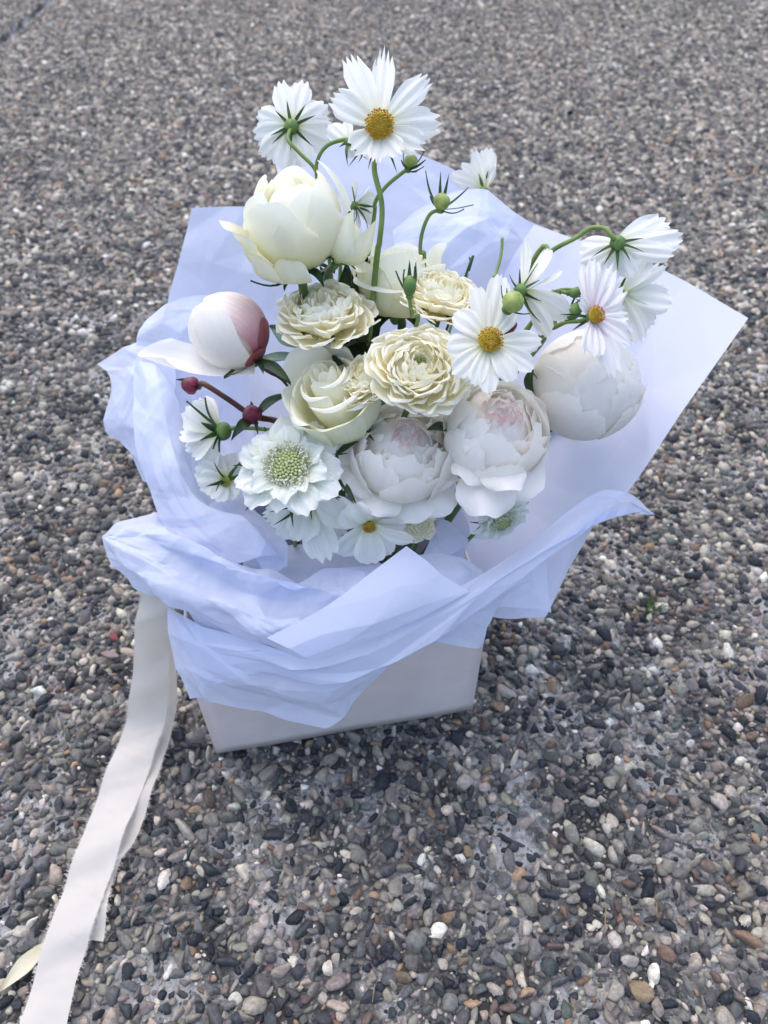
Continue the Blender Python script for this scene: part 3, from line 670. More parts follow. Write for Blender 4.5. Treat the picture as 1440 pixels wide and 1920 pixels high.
cosmos('blush white cosmos with pinkish double petals and an orange eye, near the closed peony', (1115, 592, .50), (.35, .1, .85), [
    (1090, 502, 40, .006), (1116, 488, 44, .01), (1146, 498, 44, .014), (1168, 540, 44, .016), (1176, 592, 42, .014), (1182, 640, 46, .01), (1152, 702, 50, .0), (1118, 668, 38, -.01), (1098, 660, 30, -.012), (1088, 560, 26, -.006)],
    [(1086, 602, .512), (1055, 606, .518), (1018, 628, .53), (985, 680, .56)], disc=17, calyx=12, mat='cosmos_pink', sepals=[(1080, 560), (1072, 620), (1050, 590)], dark=.6, teeth=.16)
cosmos('white cosmos nodding on a hooked green stem beside the flaring paper', (1156, 462, .52), (.15, -.1, -.95), [
    (1276, 442, 58, .016), (1246, 410, 54, .022), (1262, 474, 40, .008), (1088, 460, 44, .02), (1090, 490, 40, .014), (1146, 524, 44, .008), (1190, 516, 44, .006)],
    [(1148, 444, .511), (1134, 429, .512), (1108, 428, .515), (1080, 446, .52), (1034, 471, .53), (985, 515, .55)], sepals=[(1206, 447), (1206, 472), (1110, 482), (1132, 497), (1158, 508), (1182, 490)], calyx=15, front=False, stemr=.0016)
cosmos('white cosmos turned away with spread petals behind the blush cosmos', (1166, 552, .535), (.75, -.05, -.6), [
    (1214, 482, 50, .0), (1240, 496, 44, .014), (1259, 566, 52, .004), (1248, 540, 44, .016), (1200, 640, 48, .0), (1222, 610, 40, .014)],
    [(1140, 556, .53), (1095, 546, .535), (1040, 548, .545), (1000, 600, .57)], sepals=[(1150, 580), (1142, 540), (1180, 510), (1160, 590), (1148, 562)], calyx=12, front=False)
cosmos('white cosmos facing the paper with curling sepals, behind the round green bud pair', (985, 546, .508), (.8, .1, -.45), [
    (986, 446, 28, .004), (1028, 466, 46, .01), (1046, 512, 44, .014), (1064, 594, 56, .004), (1030, 628, 44, -.002), (1006, 500, 30, .016)],
    [(965, 562, .505), (940, 590, .515), (920, 640, .55)], sepals=[(1008, 494), (955, 515), (1012, 525), (1016, 565), (1000, 592), (1014, 605), (975, 505)], calyx=14, front=False)
cosmos('white cosmos peeping over the paper edge with an upright fluted petal', (908, 352, .685), (.1, .5, -.2), [
    (886, 284, 30, .0), (914, 278, 36, .004), (926, 312, 24, .0), (846, 330, 40, .01), (866, 312, 36, .014)],
    [(905, 370, .69), (890, 450, .70), (850, 600, .71)], sepals=[(916, 318, -.004), (897, 325, -.004)], calyx=8)
cosmos('white cosmos with dark sepals squeezed behind the big side-on cream rose', (672, 385, .565), (.8, .1, -.2), [
    (662, 340, 40, .0), (692, 352, 40, .004), (707, 384, 44, .0), (697, 418, 42, .0), (672, 432, 36, .004), (690, 400, 50, .016)],
    [(655, 400, .57), (660, 470, .585), (680, 560, .6)], sepals=[(705, 388, -.01), (696, 400, -.012), (690, 430, -.01), (664, 440, -.01), (656, 425, -.01), (660, 350, -.01)], calyx=8, sepw=5)
cosmos('white cosmos hanging in shade with an orange eye below the open peony', (692, 986, .575), (.05, -.72, .65), [
    (600, 940, 72, -.016, .1), (650, 950, 64, -.022, .2), (740, 960, 54, -.006), (776, 1012, 42, -.010, .1), (760, 985, 46, -.002), (694, 1058, 58, .012), (634, 1040, 52, .014), (730, 1040, 46, .012)],
    [(690, 960, .590), (680, 900, .605)], disc=12, dark=.5, teeth=.05)
cosmos('white cosmos with hanging petals tucked beneath the white scabious', (580, 945, .585), (-.05, -.5, .8), [
    (524, 1004, 66, .0), (562, 1012, 60, -.008), (612, 1050, 66, -.002), (650, 1000, 64, .004), (496, 972, 50, .004), (590, 1000, 60, .012)],
    [(585, 930, .60), (600, 880, .62)], sepals=[(512, 985, -.012), (505, 960, -.012), (585, 975, -.01)], calyx=6)
cosmos('ruffled white cosmos facing left with its dark green calyx, under the maroon bud', (402, 806, .60), (-.95, .15, .1), [
    (350, 764, 64, .004), (342, 800, 64, .012), (356, 846, 66, .008), (384, 876, 60, .012), (372, 750, 50, .016), (348, 826, 60, .02)],
    [(440, 803, .60), (500, 806, .605), (580, 830, .62)], sepals=[(350, 752, -.012), (385, 745, -.004), (378, 792, -.016), (376, 826, -.016), (400, 842, -.01), (412, 848, -.006)], calyx=18, sepw=11, teeth=.14, stemr=.0018, pn=(-.25, .3, .9))
cosmos('white cosmos with a lime green eye resting on the long tissue fold', (424, 902, .605), (-.3, -.2, .9), [
    (366, 880, 50, .0), (372, 905, 46, -.004), (392, 860, 50, .008), (430, 850, 50, .012), (470, 880, 44, .01), (398, 935, 46, -.004), (440, 935, 40, -.002)],
    [(450, 895, .62), (520, 880, .63)], sepals=[(402, 868, -.016), (385, 912, -.016), (405, 922, -.016), (465, 885, -.014), (455, 862, -.01)], disc=11, discm='bud', dark=0, calyx=5, sepw=6)

# ------------------------------------------------------------------ buds
def bud(label, c, r, N, sepals, stem, squash=1.0, mat='bud', sepw=6, stemr=.0014, group='green cosmos buds', closed=False):
    cx, cy, d = c; C = W(cx, cy, d); N = CV(*N); t, bp = flower('cosmos_bud', label, 'flower bud', group); rr = px(r, d)
    ball('bud_head', C, rr, M[mat], t, N, squash, bumpy=0.025, grooves=8)
    base = C - N * rr * squash
    for s in sepals:
        Tp = W(s[0], s[1], d + (s[2] if len(s) > 2 else 0)); A = nrm(Tp - base)
        blade('sepal', base, Tp, nrm(C - base + 1e-6), px(sepw, d) * 1.2, M['sepal'], t, bow=-random.uniform(.03, .16), twist=random.uniform(-.4, .4))
    ball('receptacle', base - N * rr * 0.05, rr * 0.55, M['calyx'], t, N, 0.7)
    tube('stem', stem_path([base] + list(stem), bp), [stemr, stemr, stemr * 1.1, stemr * 1.3], M['stem'], t)
bud('green cosmos bud with bristling sepals just below the tall open cosmos', (770, 304, .52), 13, (.35, .8, .3), [(757, 284), (795, 284), (798, 300, -.01), (795, 312, -.01), (782, 322, -.01), (752, 300, -.01), (775, 286, .01)], [(752, 326, .522), (722, 352, .53), (702, 385, .545), (695, 450, .57)], 1.1)
bud('round green cosmos bud with long spidery sepals on a bare curved stem', (828, 378, .53), 16, (.1, .7, .6), [(798, 320), (826, 322), (842, 326), (878, 352), (888, 384), (870, 392, -.01), (806, 368)], [(806, 402, .535), (792, 435, .54), (788, 472, .55), (792, 530, .58)], .95)
bud('plump green cosmos bud touching the orange-eyed cosmos', (962, 566, .485), 21, (.4, .5, .75), [(940, 535), (994, 588, -.004), (990, 560, .01), (950, 540, .006)], [(942, 584, .50), (930, 600, .52), (920, 650, .56)], .95)
bud('slender closed green bud standing before the half hidden cream rose', (768, 536, .49), 13, (0, .85, .4), [(768, 487, .0), (780, 492, .0), (742, 508, .0), (778, 500, -.006), (758, 505, -.004)], [(770, 575, .495), (772, 592, .50), (770, 640, .54)], 1.5, 'calyx', 9)
bud('tiny green bud on a short stem left of the blush cosmos', (1078, 549, .515), 10, (.9, 0, .2), [(1094, 540), (1092, 556), (1085, 538)], [(1050, 547, .52), (1030, 555, .525), (1000, 600, .55)], 1.2, 'calyx')
bud('small green calyx under the blush cosmos by its stem', (1076, 584, .515), 14, (.5, .6, .2), [(1092, 556), (1062, 565), (1050, 545), (1088, 570), (1104, 520)], [(1070, 600, .52), (1040, 615, .53), (1005, 640, .55)], 1.2, 'calyx')
# bare stem of a cosmos lost behind the tissue
t, bp = flower('cosmos_stalk', 'bare green stalk standing in front of the sheer tissue', 'stalk', None)
tube('stem', stem_path([(942, 446, .60), (940, 475, .60), (930, 512, .598), (905, 570, .60)], bp), [.0012, .0013, .0014, .0016], M['stem'], t)
t, bp = flower('tendril', 'short dark tendril curling above the rear spray rose', 'tendril', None)
tube('curl', stem_path([(880, 482, .56), (882, 492, .56), (879, 508, .56), (872, 520, .565)], bp), [.0005, .0009, .001, .001], M['sepal'], t)

# ------------------------------------------------------------------ cupped petals on an axis
def shell(name, O, Fm, prof, phi, hw, mat, parent, k=0.25, p=3.0, side=0.0, imb=0.05, ruf=0.0, tip=0.0, nu=11, nv=10, notch=0.0, wbase=0.5, jag=0.0):
    """petal of a cup: prof = (radius, height) from base to rim; phi = bearing; hw = half width (rad)"""
    a, b, N = Fm; u = np.linspace(-1, 1, nu); v = np.linspace(0, 1, nv); vv, uu = np.meshgrid(v, u, indexing='ij')
    tl = 1 - k * np.abs(u) ** p + tip * np.clip(1 - np.abs(u) * 3, 0, 1) - notch * np.exp(-(u * 4) ** 2)
    if jag: tl = tl + jag * RNG.normal(size=nu)
    s = vv * (1 + (tl[None] - 1) * vv ** 2)
    rz = cr(prof, s.ravel()).reshape(nv, nu, 2); r, z = rz[..., 0], rz[..., 1]
    R0 = max(q[0] for q in prof)
    wp = wbase + (1 - wbase) * np.clip(vv * 2.0, 0, 1) ** 0.7
    r = r * (1 + imb * uu) + side * R0 * np.abs(uu) ** 3 * vv
    if ruf:
        f1, f2, p1, p2 = RNG.uniform(1.5, 3), RNG.uniform(4, 6.5), RNG.random() * 6, RNG.random() * 6
        wv = np.sin(uu * f1 + p1) + 0.6 * np.sin(uu * f2 + p2)
        r = r + ruf * R0 * vv ** 2.2 * wv; z = z + ruf * R0 * 0.5 * vv ** 2 * np.sin(uu * f2 + p1)
    ang = phi + uu * hw * wp
    P = O + (r * np.cos(ang))[..., None] * a + (r * np.sin(ang))[..., None] * b + z[..., None] * N
    return grid(name, P, mat, parent)
def sph(name, C, R0, Fm, phi, a0, a1, hw, mat, parent, k=0.25, p=2.4, ruf=0.0, curl=0.0, jag=0.0, notch=0.0, imb=0.0, zs=1.0, nu=17, nv=16, side=0.0):
    """petal lying on a ball: from bearing angle a0 (0 = base) over it to a1 (pi = crown)"""
    a, b, N = Fm; e1 = -N; e2 = a * math.cos(phi) + b * math.sin(phi); e3 = np.cross(N, e2)
    u = np.linspace(-1, 1, nu); v = np.linspace(0, 1, nv); vv, uu = np.meshgrid(v, u, indexing='ij')
    tl = 1 - k * np.abs(u) ** p - notch * np.exp(-((u - RNG.uniform(-.3, .3)) * 5) ** 2)
    if jag: tl = tl + jag * RNG.normal(size=nu)
    s = vv * (1 + (tl[None] - 1) * vv ** 2); al = a0 + (a1 - a0) * s
    bb = uu * hw * (0.35 + 0.65 * np.sin(np.clip(vv * 1.3, 0, 1) * math.pi / 2))
    f1, f2, p1, p2 = RNG.uniform(1.5, 3), RNG.uniform(3.5, 6), RNG.random() * 6, RNG.random() * 6
    rr = R0 * (1 + imb * uu + ruf * vv ** 2 * (np.sin(uu * f1 + p1) + .6 * np.sin(uu * f2 + p2)) + curl * np.clip((vv - .7) / .3, 0, 1) ** 2 + side * np.abs(uu) ** 3 * vv)
    ca, sa, cb, sb = np.cos(al), np.sin(al), np.cos(bb), np.sin(bb)
    P = C + rr[..., None] * ((cb * ca * zs)[..., None] * e1 + (cb * sa)[..., None] * e2 + sb[..., None] * e3)
    return grid(name, P, mat, parent)
def fr(N):
    N = CV(*N); a, b = axes(N); return a, b, N
def S(prof, s): return [(r * s, z * s) for r, z in prof]
def rose_sepals(t, O, Fm, R0, n=5, mat='sepal', drop=-0.4, ln=1.0):
    a, b, N = Fm
    for k in range(n):
        q = k * 2 * math.pi / n + 0.4; dr = a * math.cos(q) + b * math.sin(q)
        blade('sepal', O + dr * R0 * .1, O + dr * R0 * ln + N * R0 * drop, N, R0 * 0.28, M[mat], t, bow=.15)
    ball('hip', O - N * R0 * 0.10, R0 * 0.15, M['calyx'], t, N, 1.4)

RG = 'cream roses'
# side-on cream rose
t, bp = flower('rose', 'big cream rose seen side-on with greenish outer petals, beneath the cosmos seen from behind', 'flower', RG)
d = .515; Fm = fr((-.06, .80, .60)); s = px(92, d); C = W(556, 412, d); O = C - Fm[2] * s * .95
ball('heart', C, s * .60, M['rose'], t, Fm[2], .95, (14, 20))
for q, rr, a1, hw, cu, zs in [(.2, .60, 2.7, .9, .0, 1.3), (2.2, .61, 2.7, .9, 0, 1.3), (4.3, .62, 2.66, .9, 0, 1.28), (1.0, .72, 2.56, .95, .03, 1.25), (3.0, .74, 2.52, .9, .03, 1.22), (5.1, .76, 2.48, .9, .04, 1.2),
        (1.7, .86, 2.46, 1.0, .05, 1.2), (.35, .90, 2.46, .85, .05, 1.14), (2.9, .90, 2.40, .85, .06, 1.14), (-.55, .93, 2.38, .82, .05, 1.08), (3.9, .95, 2.22, .8, .09, 1.04), (-1.1, .96, 2.24, .86, .06, 1.03), (-2.0, 1.0, 2.10, .95, .10, 1.0)]:
    sph('petal', C, s * rr, Fm, q, .25, a1, hw, M['rose'], t, .36, 2.2, ruf=.02, curl=cu, jag=.005, notch=-.04, zs=zs, nu=25, nv=24)
sph('petal', C, s * 1.02, Fm, .0, .3, 2.62, .24, M['rose'], t, .4, 1.8, ruf=.01, curl=.08, nu=13, nv=18, side=.08, zs=1.15)
for q, pr, hw in [(-2.85, [(.1, 0), (.8, .04), (1.12, .34), (1.22, .76), (1.38, 1.02), (1.50, 1.10)], .5), (-2.3, [(.1, -.02), (.7, -.10), (1.08, .05), (1.20, .42), (1.34, .62)], .48), (-1.7, [(.1, -.02), (.7, -.10), (1.02, .02), (1.10, .34), (1.16, .52)], .42), (3.0, [(.1, 0), (.9, .1), (1.2, .5), (1.36, .74)], .5)]:
    shell('outer_petal', O, Fm, S(pr, s), q, hw, M['rose_out'], t, .5, 2.0, imb=.02, side=-.06, ruf=.05, nu=17, nv=14, jag=.01, tip=.03)
rose_sepals(t, O - Fm[2] * .001, Fm, s, 5, ln=.7, drop=-.25)
blade('sepal', O + W(560, 505, d) - O, W(470, 526, d - .01), Fm[2], px(12, d), M['sepal'], t, bow=-.22)
tube('stem', stem_path([O, (566, 520, d + .004), (572, 560, .54), (590, 640, .58)], bp), [.0042, .0034, .003, .003, .003], M['stem_dark'], t)

# rose facing the viewer's side, low in the bouquet
t, bp = flower('rose', 'half open cream rose with a spiral heart between scabious and spray roses', 'flower', RG)
d = .535; Fm = fr((-.32, .58, .75)); s = px(78, d); O = W(650, 792, d + .034)
def spiral_rose(t, O, Fm, s, n=20, ph=0.0, m='rose', tall=1.0):
    ball('heart', O + Fm[2] * s * .42, s * .5, M[m], t, Fm[2], .9)
    for i in range(n):
        f = i / (n - 1); q = ph + i * 2.39996
        rr = .10 + .80 * f ** .9; top = 1.40 - .55 * f ** 2.2
        rim = rr * (.80 + .30 * f ** 2) + (.10 if f > .8 else 0)
        prof = [(.05, 0), (rr * .85, .25 + .15 * (1 - f)), (rr * 1.02, .75 * top), (rim, top)]
        if f > .55: prof.append((rim + .14 * f, top - .06 * f))
        prof = [(r_, z_ * tall) for r_, z_ in prof]
        shell('petal', O, Fm, S(prof, s), q, 1.15 - .35 * f, M[m], t, .22, 2.6, imb=.14, tip=.05 * f, ruf=.012 + .012 * f, nu=13, nv=12)
spiral_rose(t, O, Fm, s, 19, .4, tall=1.35)
for q, pr in [(-.5, [(.1, -.05), (.8, .05), (1.06, .55), (1.14, 1.0), (1.28, 1.08)]), (.3, [(.1, -.05), (.8, .05), (1.02, .6), (1.10, 1.1), (1.22, 1.16)]), (-1.5, [(.1, -.05), (.8, .05), (1.02, .55), (1.06, .95), (1.20, 1.04)]), (2.1, [(.1, -.05), (.8, .1), (1.0, .8), (1.04, 1.7), (1.14, 1.95)]), (1.2, [(.1, -.05), (.8, .1), (.98, .8), (1.0, 1.5), (1.08, 1.66)]), (3.2, [(.1, -.05), (.8, .1), (1.0, .7), (1.06, 1.25), (1.14, 1.38)]), (-2.4, [(.1, -.05), (.8, .05), (1.02, .55), (1.08, 1.0), (1.18, 1.06)])]:
    shell('outer_petal', O, Fm, S(pr, s), q, .66, M['rose_out' if q > -2 and q < 1 else 'rose'], t, .35, 2.2, imb=.06, ruf=.04, side=.03, nu=17, nv=14, jag=.006)
rose_sepals(t, O, Fm, s, 5, ln=1.15, drop=.0)
tube('stem', stem_path([O, O - Fm[2] * .03 - np.array([0, 0, .01])], bp), [.004, .0034, .003, .003], M['stem_dark'], t)

# rose hidden behind
t, bp = flower('rose', 'large cream rose half hidden behind the slender closed bud', 'flower', RG)
d = .585; Fm = fr((.05, .80, .50)); s = px(80, d); O = W(742, 585, d)
spiral_rose(t, O, Fm, s, 18, 1.0)
for q in (-2.4, -1.6, -.7, .3, 1.4, 2.6):
    shell('outer_petal', O, Fm, S([(.1, -.05), (.86, .16), (1.0, .7), (1.0, 1.2 + .08 * math.sin(q * 3)), (1.10, 1.42 + .14 * math.sin(q * 3))], s), q, .72, M['rose_out' if q < -2 else 'rose'], t, .48, 2.0, imb=.07, ruf=.022, tip=.03, nu=15, nv=14)
rose_sepals(t, O, Fm, s); tube('stem', stem_path([O, W(748, 650, .60)], bp), [.004, .0034, .003, .003], M['stem_dark'], t)
# folded rose lying against the stems
t, bp = flower('rose', 'small greenish cream rose with folded petals right of the side-on rose', 'flower', RG)
d = .53; Fm = fr((.45, .75, .4)); s = px(46, d); O = W(630, 494, d)
for i in range(5): shell('petal', O, Fm, S([(.1, 0), (.5, .5), (.5, 1.1), (.25, 1.7)], s), i * 1.257, .9, M['rose'], t, .25, imb=.1)
for i in range(5): shell('outer_petal', O, Fm, S([(.1, 0), (.8, .4), (.95, 1.0), (.85, 1.6 + .12 * i)], s), i * 1.257 + .6, .85, M['rose_out'], t, .4, 1.8, imb=.09, ruf=.03, tip=.08, nu=13)
rose_sepals(t, O, Fm, s, 5, ln=.9, drop=.1); tube('stem', stem_path([O, W(612, 520, .55), W(610, 580, .575)], bp), [.003, .0026, .0026, .0026, .003], M['stem_dark'], t)
leaf(W(660, 470, .552), W(700, 440, .55), CV(0, .4, .9), px(10, d), M['leaf'], t, name='sepal')

# ------------------------------------------------------------------ spray roses
SG = 'creamy spray roses with many petals'
def rosette(label, c, N, r, eye=True, seed=0, rings=10, depth=.55):
    t, bp = flower('spray_rose', label, 'flower', SG); cx, cy, d = c; Fm = fr(N); s = px(r, d)
    O = W(cx, cy, d) - Fm[2] * s * .42; rnd = random.Random(seed)
    ball('heart', O + Fm[2] * s * .10, s * .62, M['spray'], t, Fm[2], .42)
    for k in range(rings):
        f = k / (rings - 1); n = int(round(8 + 6 * f)); R1 = .17 + .83 * f ** .92
        for i in range(n):
            q = 2 * math.pi * (i + rnd.random() * .6) / n + k * .7; jr = R1 * rnd.uniform(.90, 1.07); top = .60 - depth * .78 * f ** 2.2 + rnd.uniform(-.06, .05)
            if f < .5: prof = [(.06, .05), (jr * .85, .2), (jr * 1.06, top * .75), (jr * rnd.uniform(.72, 1.0), top)]
            elif f < .88: prof = [(.08, -.02 * f), (jr * .75, .04), (jr * .95, top * .6 + .02), (jr * .97, top), (jr * 1.03 + .03, top - .015)]
            else: prof = [(.1, -.12), (jr * .65, -.14), (jr * .95, top * .4 - .06), (jr * 1.04, top * .8 - .03), (jr * 1.12, top * .6 - .02)]
            hw = (1.3 * math.pi / n) * rnd.uniform(.75, 1.3)
            shell('petal', O, Fm, S(prof, s), q, hw, M['spray'], t, .32 * rnd.uniform(.5, 1.5), 2.0, imb=.12 * rnd.choice([-1, 1]), ruf=.03 + .02 * (1 - f), notch=rnd.choice([0, 0, .1]), nu=9, nv=8, jag=.018)
    if eye:
        e = []
        for k in range(40):
            q = k * 2.4; rr = s * .15 * math.sqrt(k / 40); e.append(O + Fm[0] * math.cos(q) * rr + Fm[1] * math.sin(q) * rr + Fm[2] * s * (.40 + rnd.uniform(-.06, .05)))
        beads('eye', e, s * .028, M['bud'], t)
    ball('hip', O - Fm[2] * s * .16, s * .2, M['calyx'], t, Fm[2], 1.0)
    for k in range(5):
        q = k * 1.257; dr = Fm[0] * math.cos(q) + Fm[1] * math.sin(q)
        blade('sepal', O - Fm[2] * s * .08, O + dr * s * .75 - Fm[2] * s * .2, Fm[2], s * .2, M['sepal'], t)
    tube('stem', stem_path([O - Fm[2] * s * .2, O - Fm[2] * s * .7 - np.array([0, 0, .01])], bp), [.0026, .0024, .0024, .0026], M['stem_dark'], t)
    return t
rosette('cream spray rose tilted upwards right beside the pink tinged peony bud', (605, 568, .53), (-.05, .62, .80), 88, False, 1, 10, .6)
rosette('wide cream spray rose facing forward with a small green eye', (787, 678, .505), (.08, .28, .95), 90, True, 2, 11, .62)
rosette('cream spray rose between the slender bud and the orange-eyed cosmos', (834, 538, .535), (.18, .62, .76), 74, False, 3)
rosette('yellowish spray rose tucked behind the wide green-eyed one', (680, 700, .528), (-.35, .5, .75), 58, False, 4)
rosette('small cream spray rose in the shade under the open peony', (790, 985, .60), (.2, -.1, .9), 30, False, 5, 5)

# ------------------------------------------------------------------ peonies
PG = 'white peonies'
def peony(label, c, N, r, guard, inner=26, seed=0, closed=False, pink=(.5, .5)):
    t, bp = flower('peony', label, 'flower', PG); cx, cy, d = c; Fm = fr(N); s = px(r, d); rnd = random.Random(seed)
    O = W(cx, cy, d) - Fm[2] * s * .95
    C = W(cx, cy, d)
    if closed:
        ball('heart', C, s * .86, M['peony'], t, Fm[2], .95, (14, 20))
        for q, rr, a1, hw in [(.4, .90, 2.9, .9), (2.6, .90, 2.9, .9), (4.4, .91, 2.9, .95), (1.5, .94, 3.55, 1.1), (-1.3, .955, 3.35, .75), (-.5, .95, 2.75, .85), (3.5, .965, 2.6, .85), (-1.25, .98, 2.95, .95), (-2.1, 1.0, 2.55, .7), (-.7, 1.015, 2.35, .62), (1.9, .985, 2.5, .7)]:
            sph('petal', C, s * rr, Fm, q, .25, a1, hw, M['peony'], t, .22, 2.4, ruf=.016, curl=rnd.uniform(.01, .04), jag=.012, notch=rnd.choice([0, .06, .1]), nu=25, nv=22)
    else:
        ball('heart', C - Fm[2] * s * .05, s * .74, M['peony'], t, Fm[2], .9, (12, 18))
        for k in range(inner):                       # ruffled heart
            f = k / inner; q = k * 2.39996; rr = .10 + .70 * f; tp = 1.80 - .42 * f ** 1.5 + rnd.uniform(-.10, .08)
            m = 'peony_in' if (f < .45) else 'peony'
            shell('petal', O, Fm, S([(.05, .3), (rr * .9, .8), (rr * 1.06, 1.25), (rr * rnd.uniform(.45, 1.0), tp)], s), q, (.95 - .30 * f) * rnd.uniform(.6, 1.15), M[m], t, .3, 2.0, imb=.18 * rnd.choice([-1, 1]), ruf=.06, notch=rnd.choice([0, .1, .22]), jag=.022, nu=13, nv=9)
        for k in range(13):                          # bowl of larger petals
            q = k * 2.39996 + .5 + seed; a1 = rnd.uniform(2.2, 2.62) - .03 * k
            sph('petal', C, s * (.86 + .018 * k), Fm, q, .3, a1, rnd.uniform(.5, .72), M['peony'], t, .26, 2.2, ruf=.022, curl=rnd.uniform(-.02, .06), jag=.016, notch=rnd.choice([0, 0, .1]), nu=17, nv=14)
    for g in guard:                                  # loose outer petals
        tx, ty, wd, dd = g[:4]; bw = g[4] if len(g) > 4 else .2
        Tp = W(tx, ty, d + dd); B = C + nrm(Tp - C) * s * .55 - Fm[2] * s * .45
        petal('guard_petal', B, Tp, CV(0, .35, .9), px(wd, d), M['peony'], t, bow=bw, cup=-.25, roundk=.3, base=.55, peak=.6, ruf=.05, nu=17, nv=14, teeth=.02, lobes=3)
    ball('receptacle', O - Fm[2] * s * .05, s * .22, M['calyx'], t, Fm[2], .6)
    tube('stem', stem_path([O, O - Fm[2] * s * .6 - np.array([0, 0, .02])], bp), [.004, .0036, .0034, .0034], M['stem_dark'], t)
    return t
peony('open white peony with a blush ruffled heart under the orange-eyed cosmos', (928, 812, .555), (.22, .45, .85), 98, [(1012, 925, 110, -.006, .12), (912, 975, 112, -.022, .14), (1028, 850, 80, .01, .15), (962, 922, 84, -.036, .12), (868, 905, 70, -.026, .1)], 40, 3)
peony('looser white peony with a pink heart beside the half open rose', (754, 846, .57), (.12, .45, .85), 97, [(630, 836, 84, .0, .1), (636, 905, 90, -.01, .1), (790, 978, 120, .0, .1), (690, 968, 96, -.012, .12), (850, 960, 90, .004, .12), (640, 890, 66, -.004, .12), (856, 900, 66, -.006, .15)], 40, 8)
peony('closed round white peony resting against the stiff paper panel', (1098, 722, .585), (.06, .10, .99), 104, [], 0, 5, True)

# ------------------------------------------------------------------ peony buds
t, bp = flower('peony_bud', 'fat white peony bud with a pink flush and one petal dropping sideways', 'flower bud', 'peony buds')
d = .545; Fm = fr((-.55, .72, .42)); s = px(72, d); O = W(474, 672, d + .012)
C = O + Fm[2] * s * .92
ball('heart', C, s * .84, M['peony'], t, Fm[2], 1.0, (14, 20))
for q, rr, a1, hw, m in [(2.2, .88, 3.2, .9, 'peony'), (-3.0, 1.03, 2.7, .8, 'peony'), (.75, .93, 3.2, .95, 'peony_pink'), (-.35, .965, 3.15, .95, 'peony_pink'), (-1.95, 1.04, 2.75, .82, 'peony')]:
    sph('petal', C, s * rr, Fm, q, .2, a1, hw, M[m], t, .22, 2.2, ruf=.02, curl=.05, jag=.010, nu=25, nv=22)
for q, hw, a1, rr in [(-.25, .42, 1.40, 1.0), (.6, .4, 1.2, 1.01), (-1.1, .34, .85, 1.06)]:
    sph('sepal', C, s * rr, Fm, q, .1, a1, hw, M['maroon_sepal'], t, .3, 2.2, ruf=.01, nu=13, nv=12)
petal('dropped_petal', W(478, 690, d + .002), W(258, 656, d - .014), CV(.1, .72, .7), px(92, d), M['peony'], t, bow=-.06, cup=.45, roundk=.25, base=.45, peak=.55, nu=15, nv=16, ruf=.02)
leaf(O, W(545, 720, d - .012), CV(.4, .5, .8), px(34, d), M['leaf'], t, .06); leaf(O, W(420, 708, d - .012), CV(0, .9, .4), px(26, d), M['leaf'], t, -.04); leaf(O, W(494, 700, d - .02), CV(.2, .9, .4), px(22, d), M['leaf'], t, .04)
ball('receptacle', O - Fm[2] * s * .04, s * .28, M['maroon_stem'], t, Fm[2], .7)
tube('stem', stem_path([O, W(500, 690, d + .02), W(560, 760, .58)], bp), [.0035, .003, .003, .003, .003], M['maroon_stem'], t)
def small_bud(label, c, r, N, stem, leaves=()):
    cx, cy, d = c; C = W(cx, cy, d); Nv = CV(*N); t, bp = flower('peony_bud', label, 'flower bud', 'peony buds'); rr = px(r, d); a, b = axes(Nv)
    ball('bud_head', C, rr * .95, M['bud_maroon'], t, Nv, 1.05, bumpy=.03, grooves=3)
    O = C - Nv * rr * 1.02
    for k in range(4): shell('sepal', O, (a, b, Nv), S([(.1, 0), (.85, .25), (1.03, .95), (.8, 1.55)], rr), k * 1.6, .62, M['bud_maroon'], t, .35, 2, imb=.05, nu=9, nv=9)
    for lx, ly, wd, dd in leaves: leaf(O, W(lx, ly, d + dd), CV(.1, .5, .8), px(wd, d), M['leaf'], t, .12)
    tube('stem', stem_path([O] + list(stem), bp), [.0024, .0022, .0024, .0026, .003], M['maroon_stem'], t)
small_bud('small round maroon peony bud with dark leaves on a reddish stalk', (472, 777, .575), 18, (-.1, .1, .95), [(500, 785, .592), (545, 800, .6), (600, 830, .62)], [(549, 738, 26, -.006), (434, 825, 24, -.008), (484, 818, 8, -.006), (470, 752, 10, .01)])
small_bud('small maroon peony bud peeking out below the dropped petal', (356, 722, .592), 16, (-.85, .2, .3), [(382, 720, .586), (430, 750, .59), (475, 780, .596), (560, 820, .61)], [(330, 712, 16, -.004)])
small_bud('tiny dark maroon peony bud behind the orange-eyed cosmos', (957, 609, .535), 13, (.5, .4, .6), [(950, 630, .55), (940, 690, .57)])

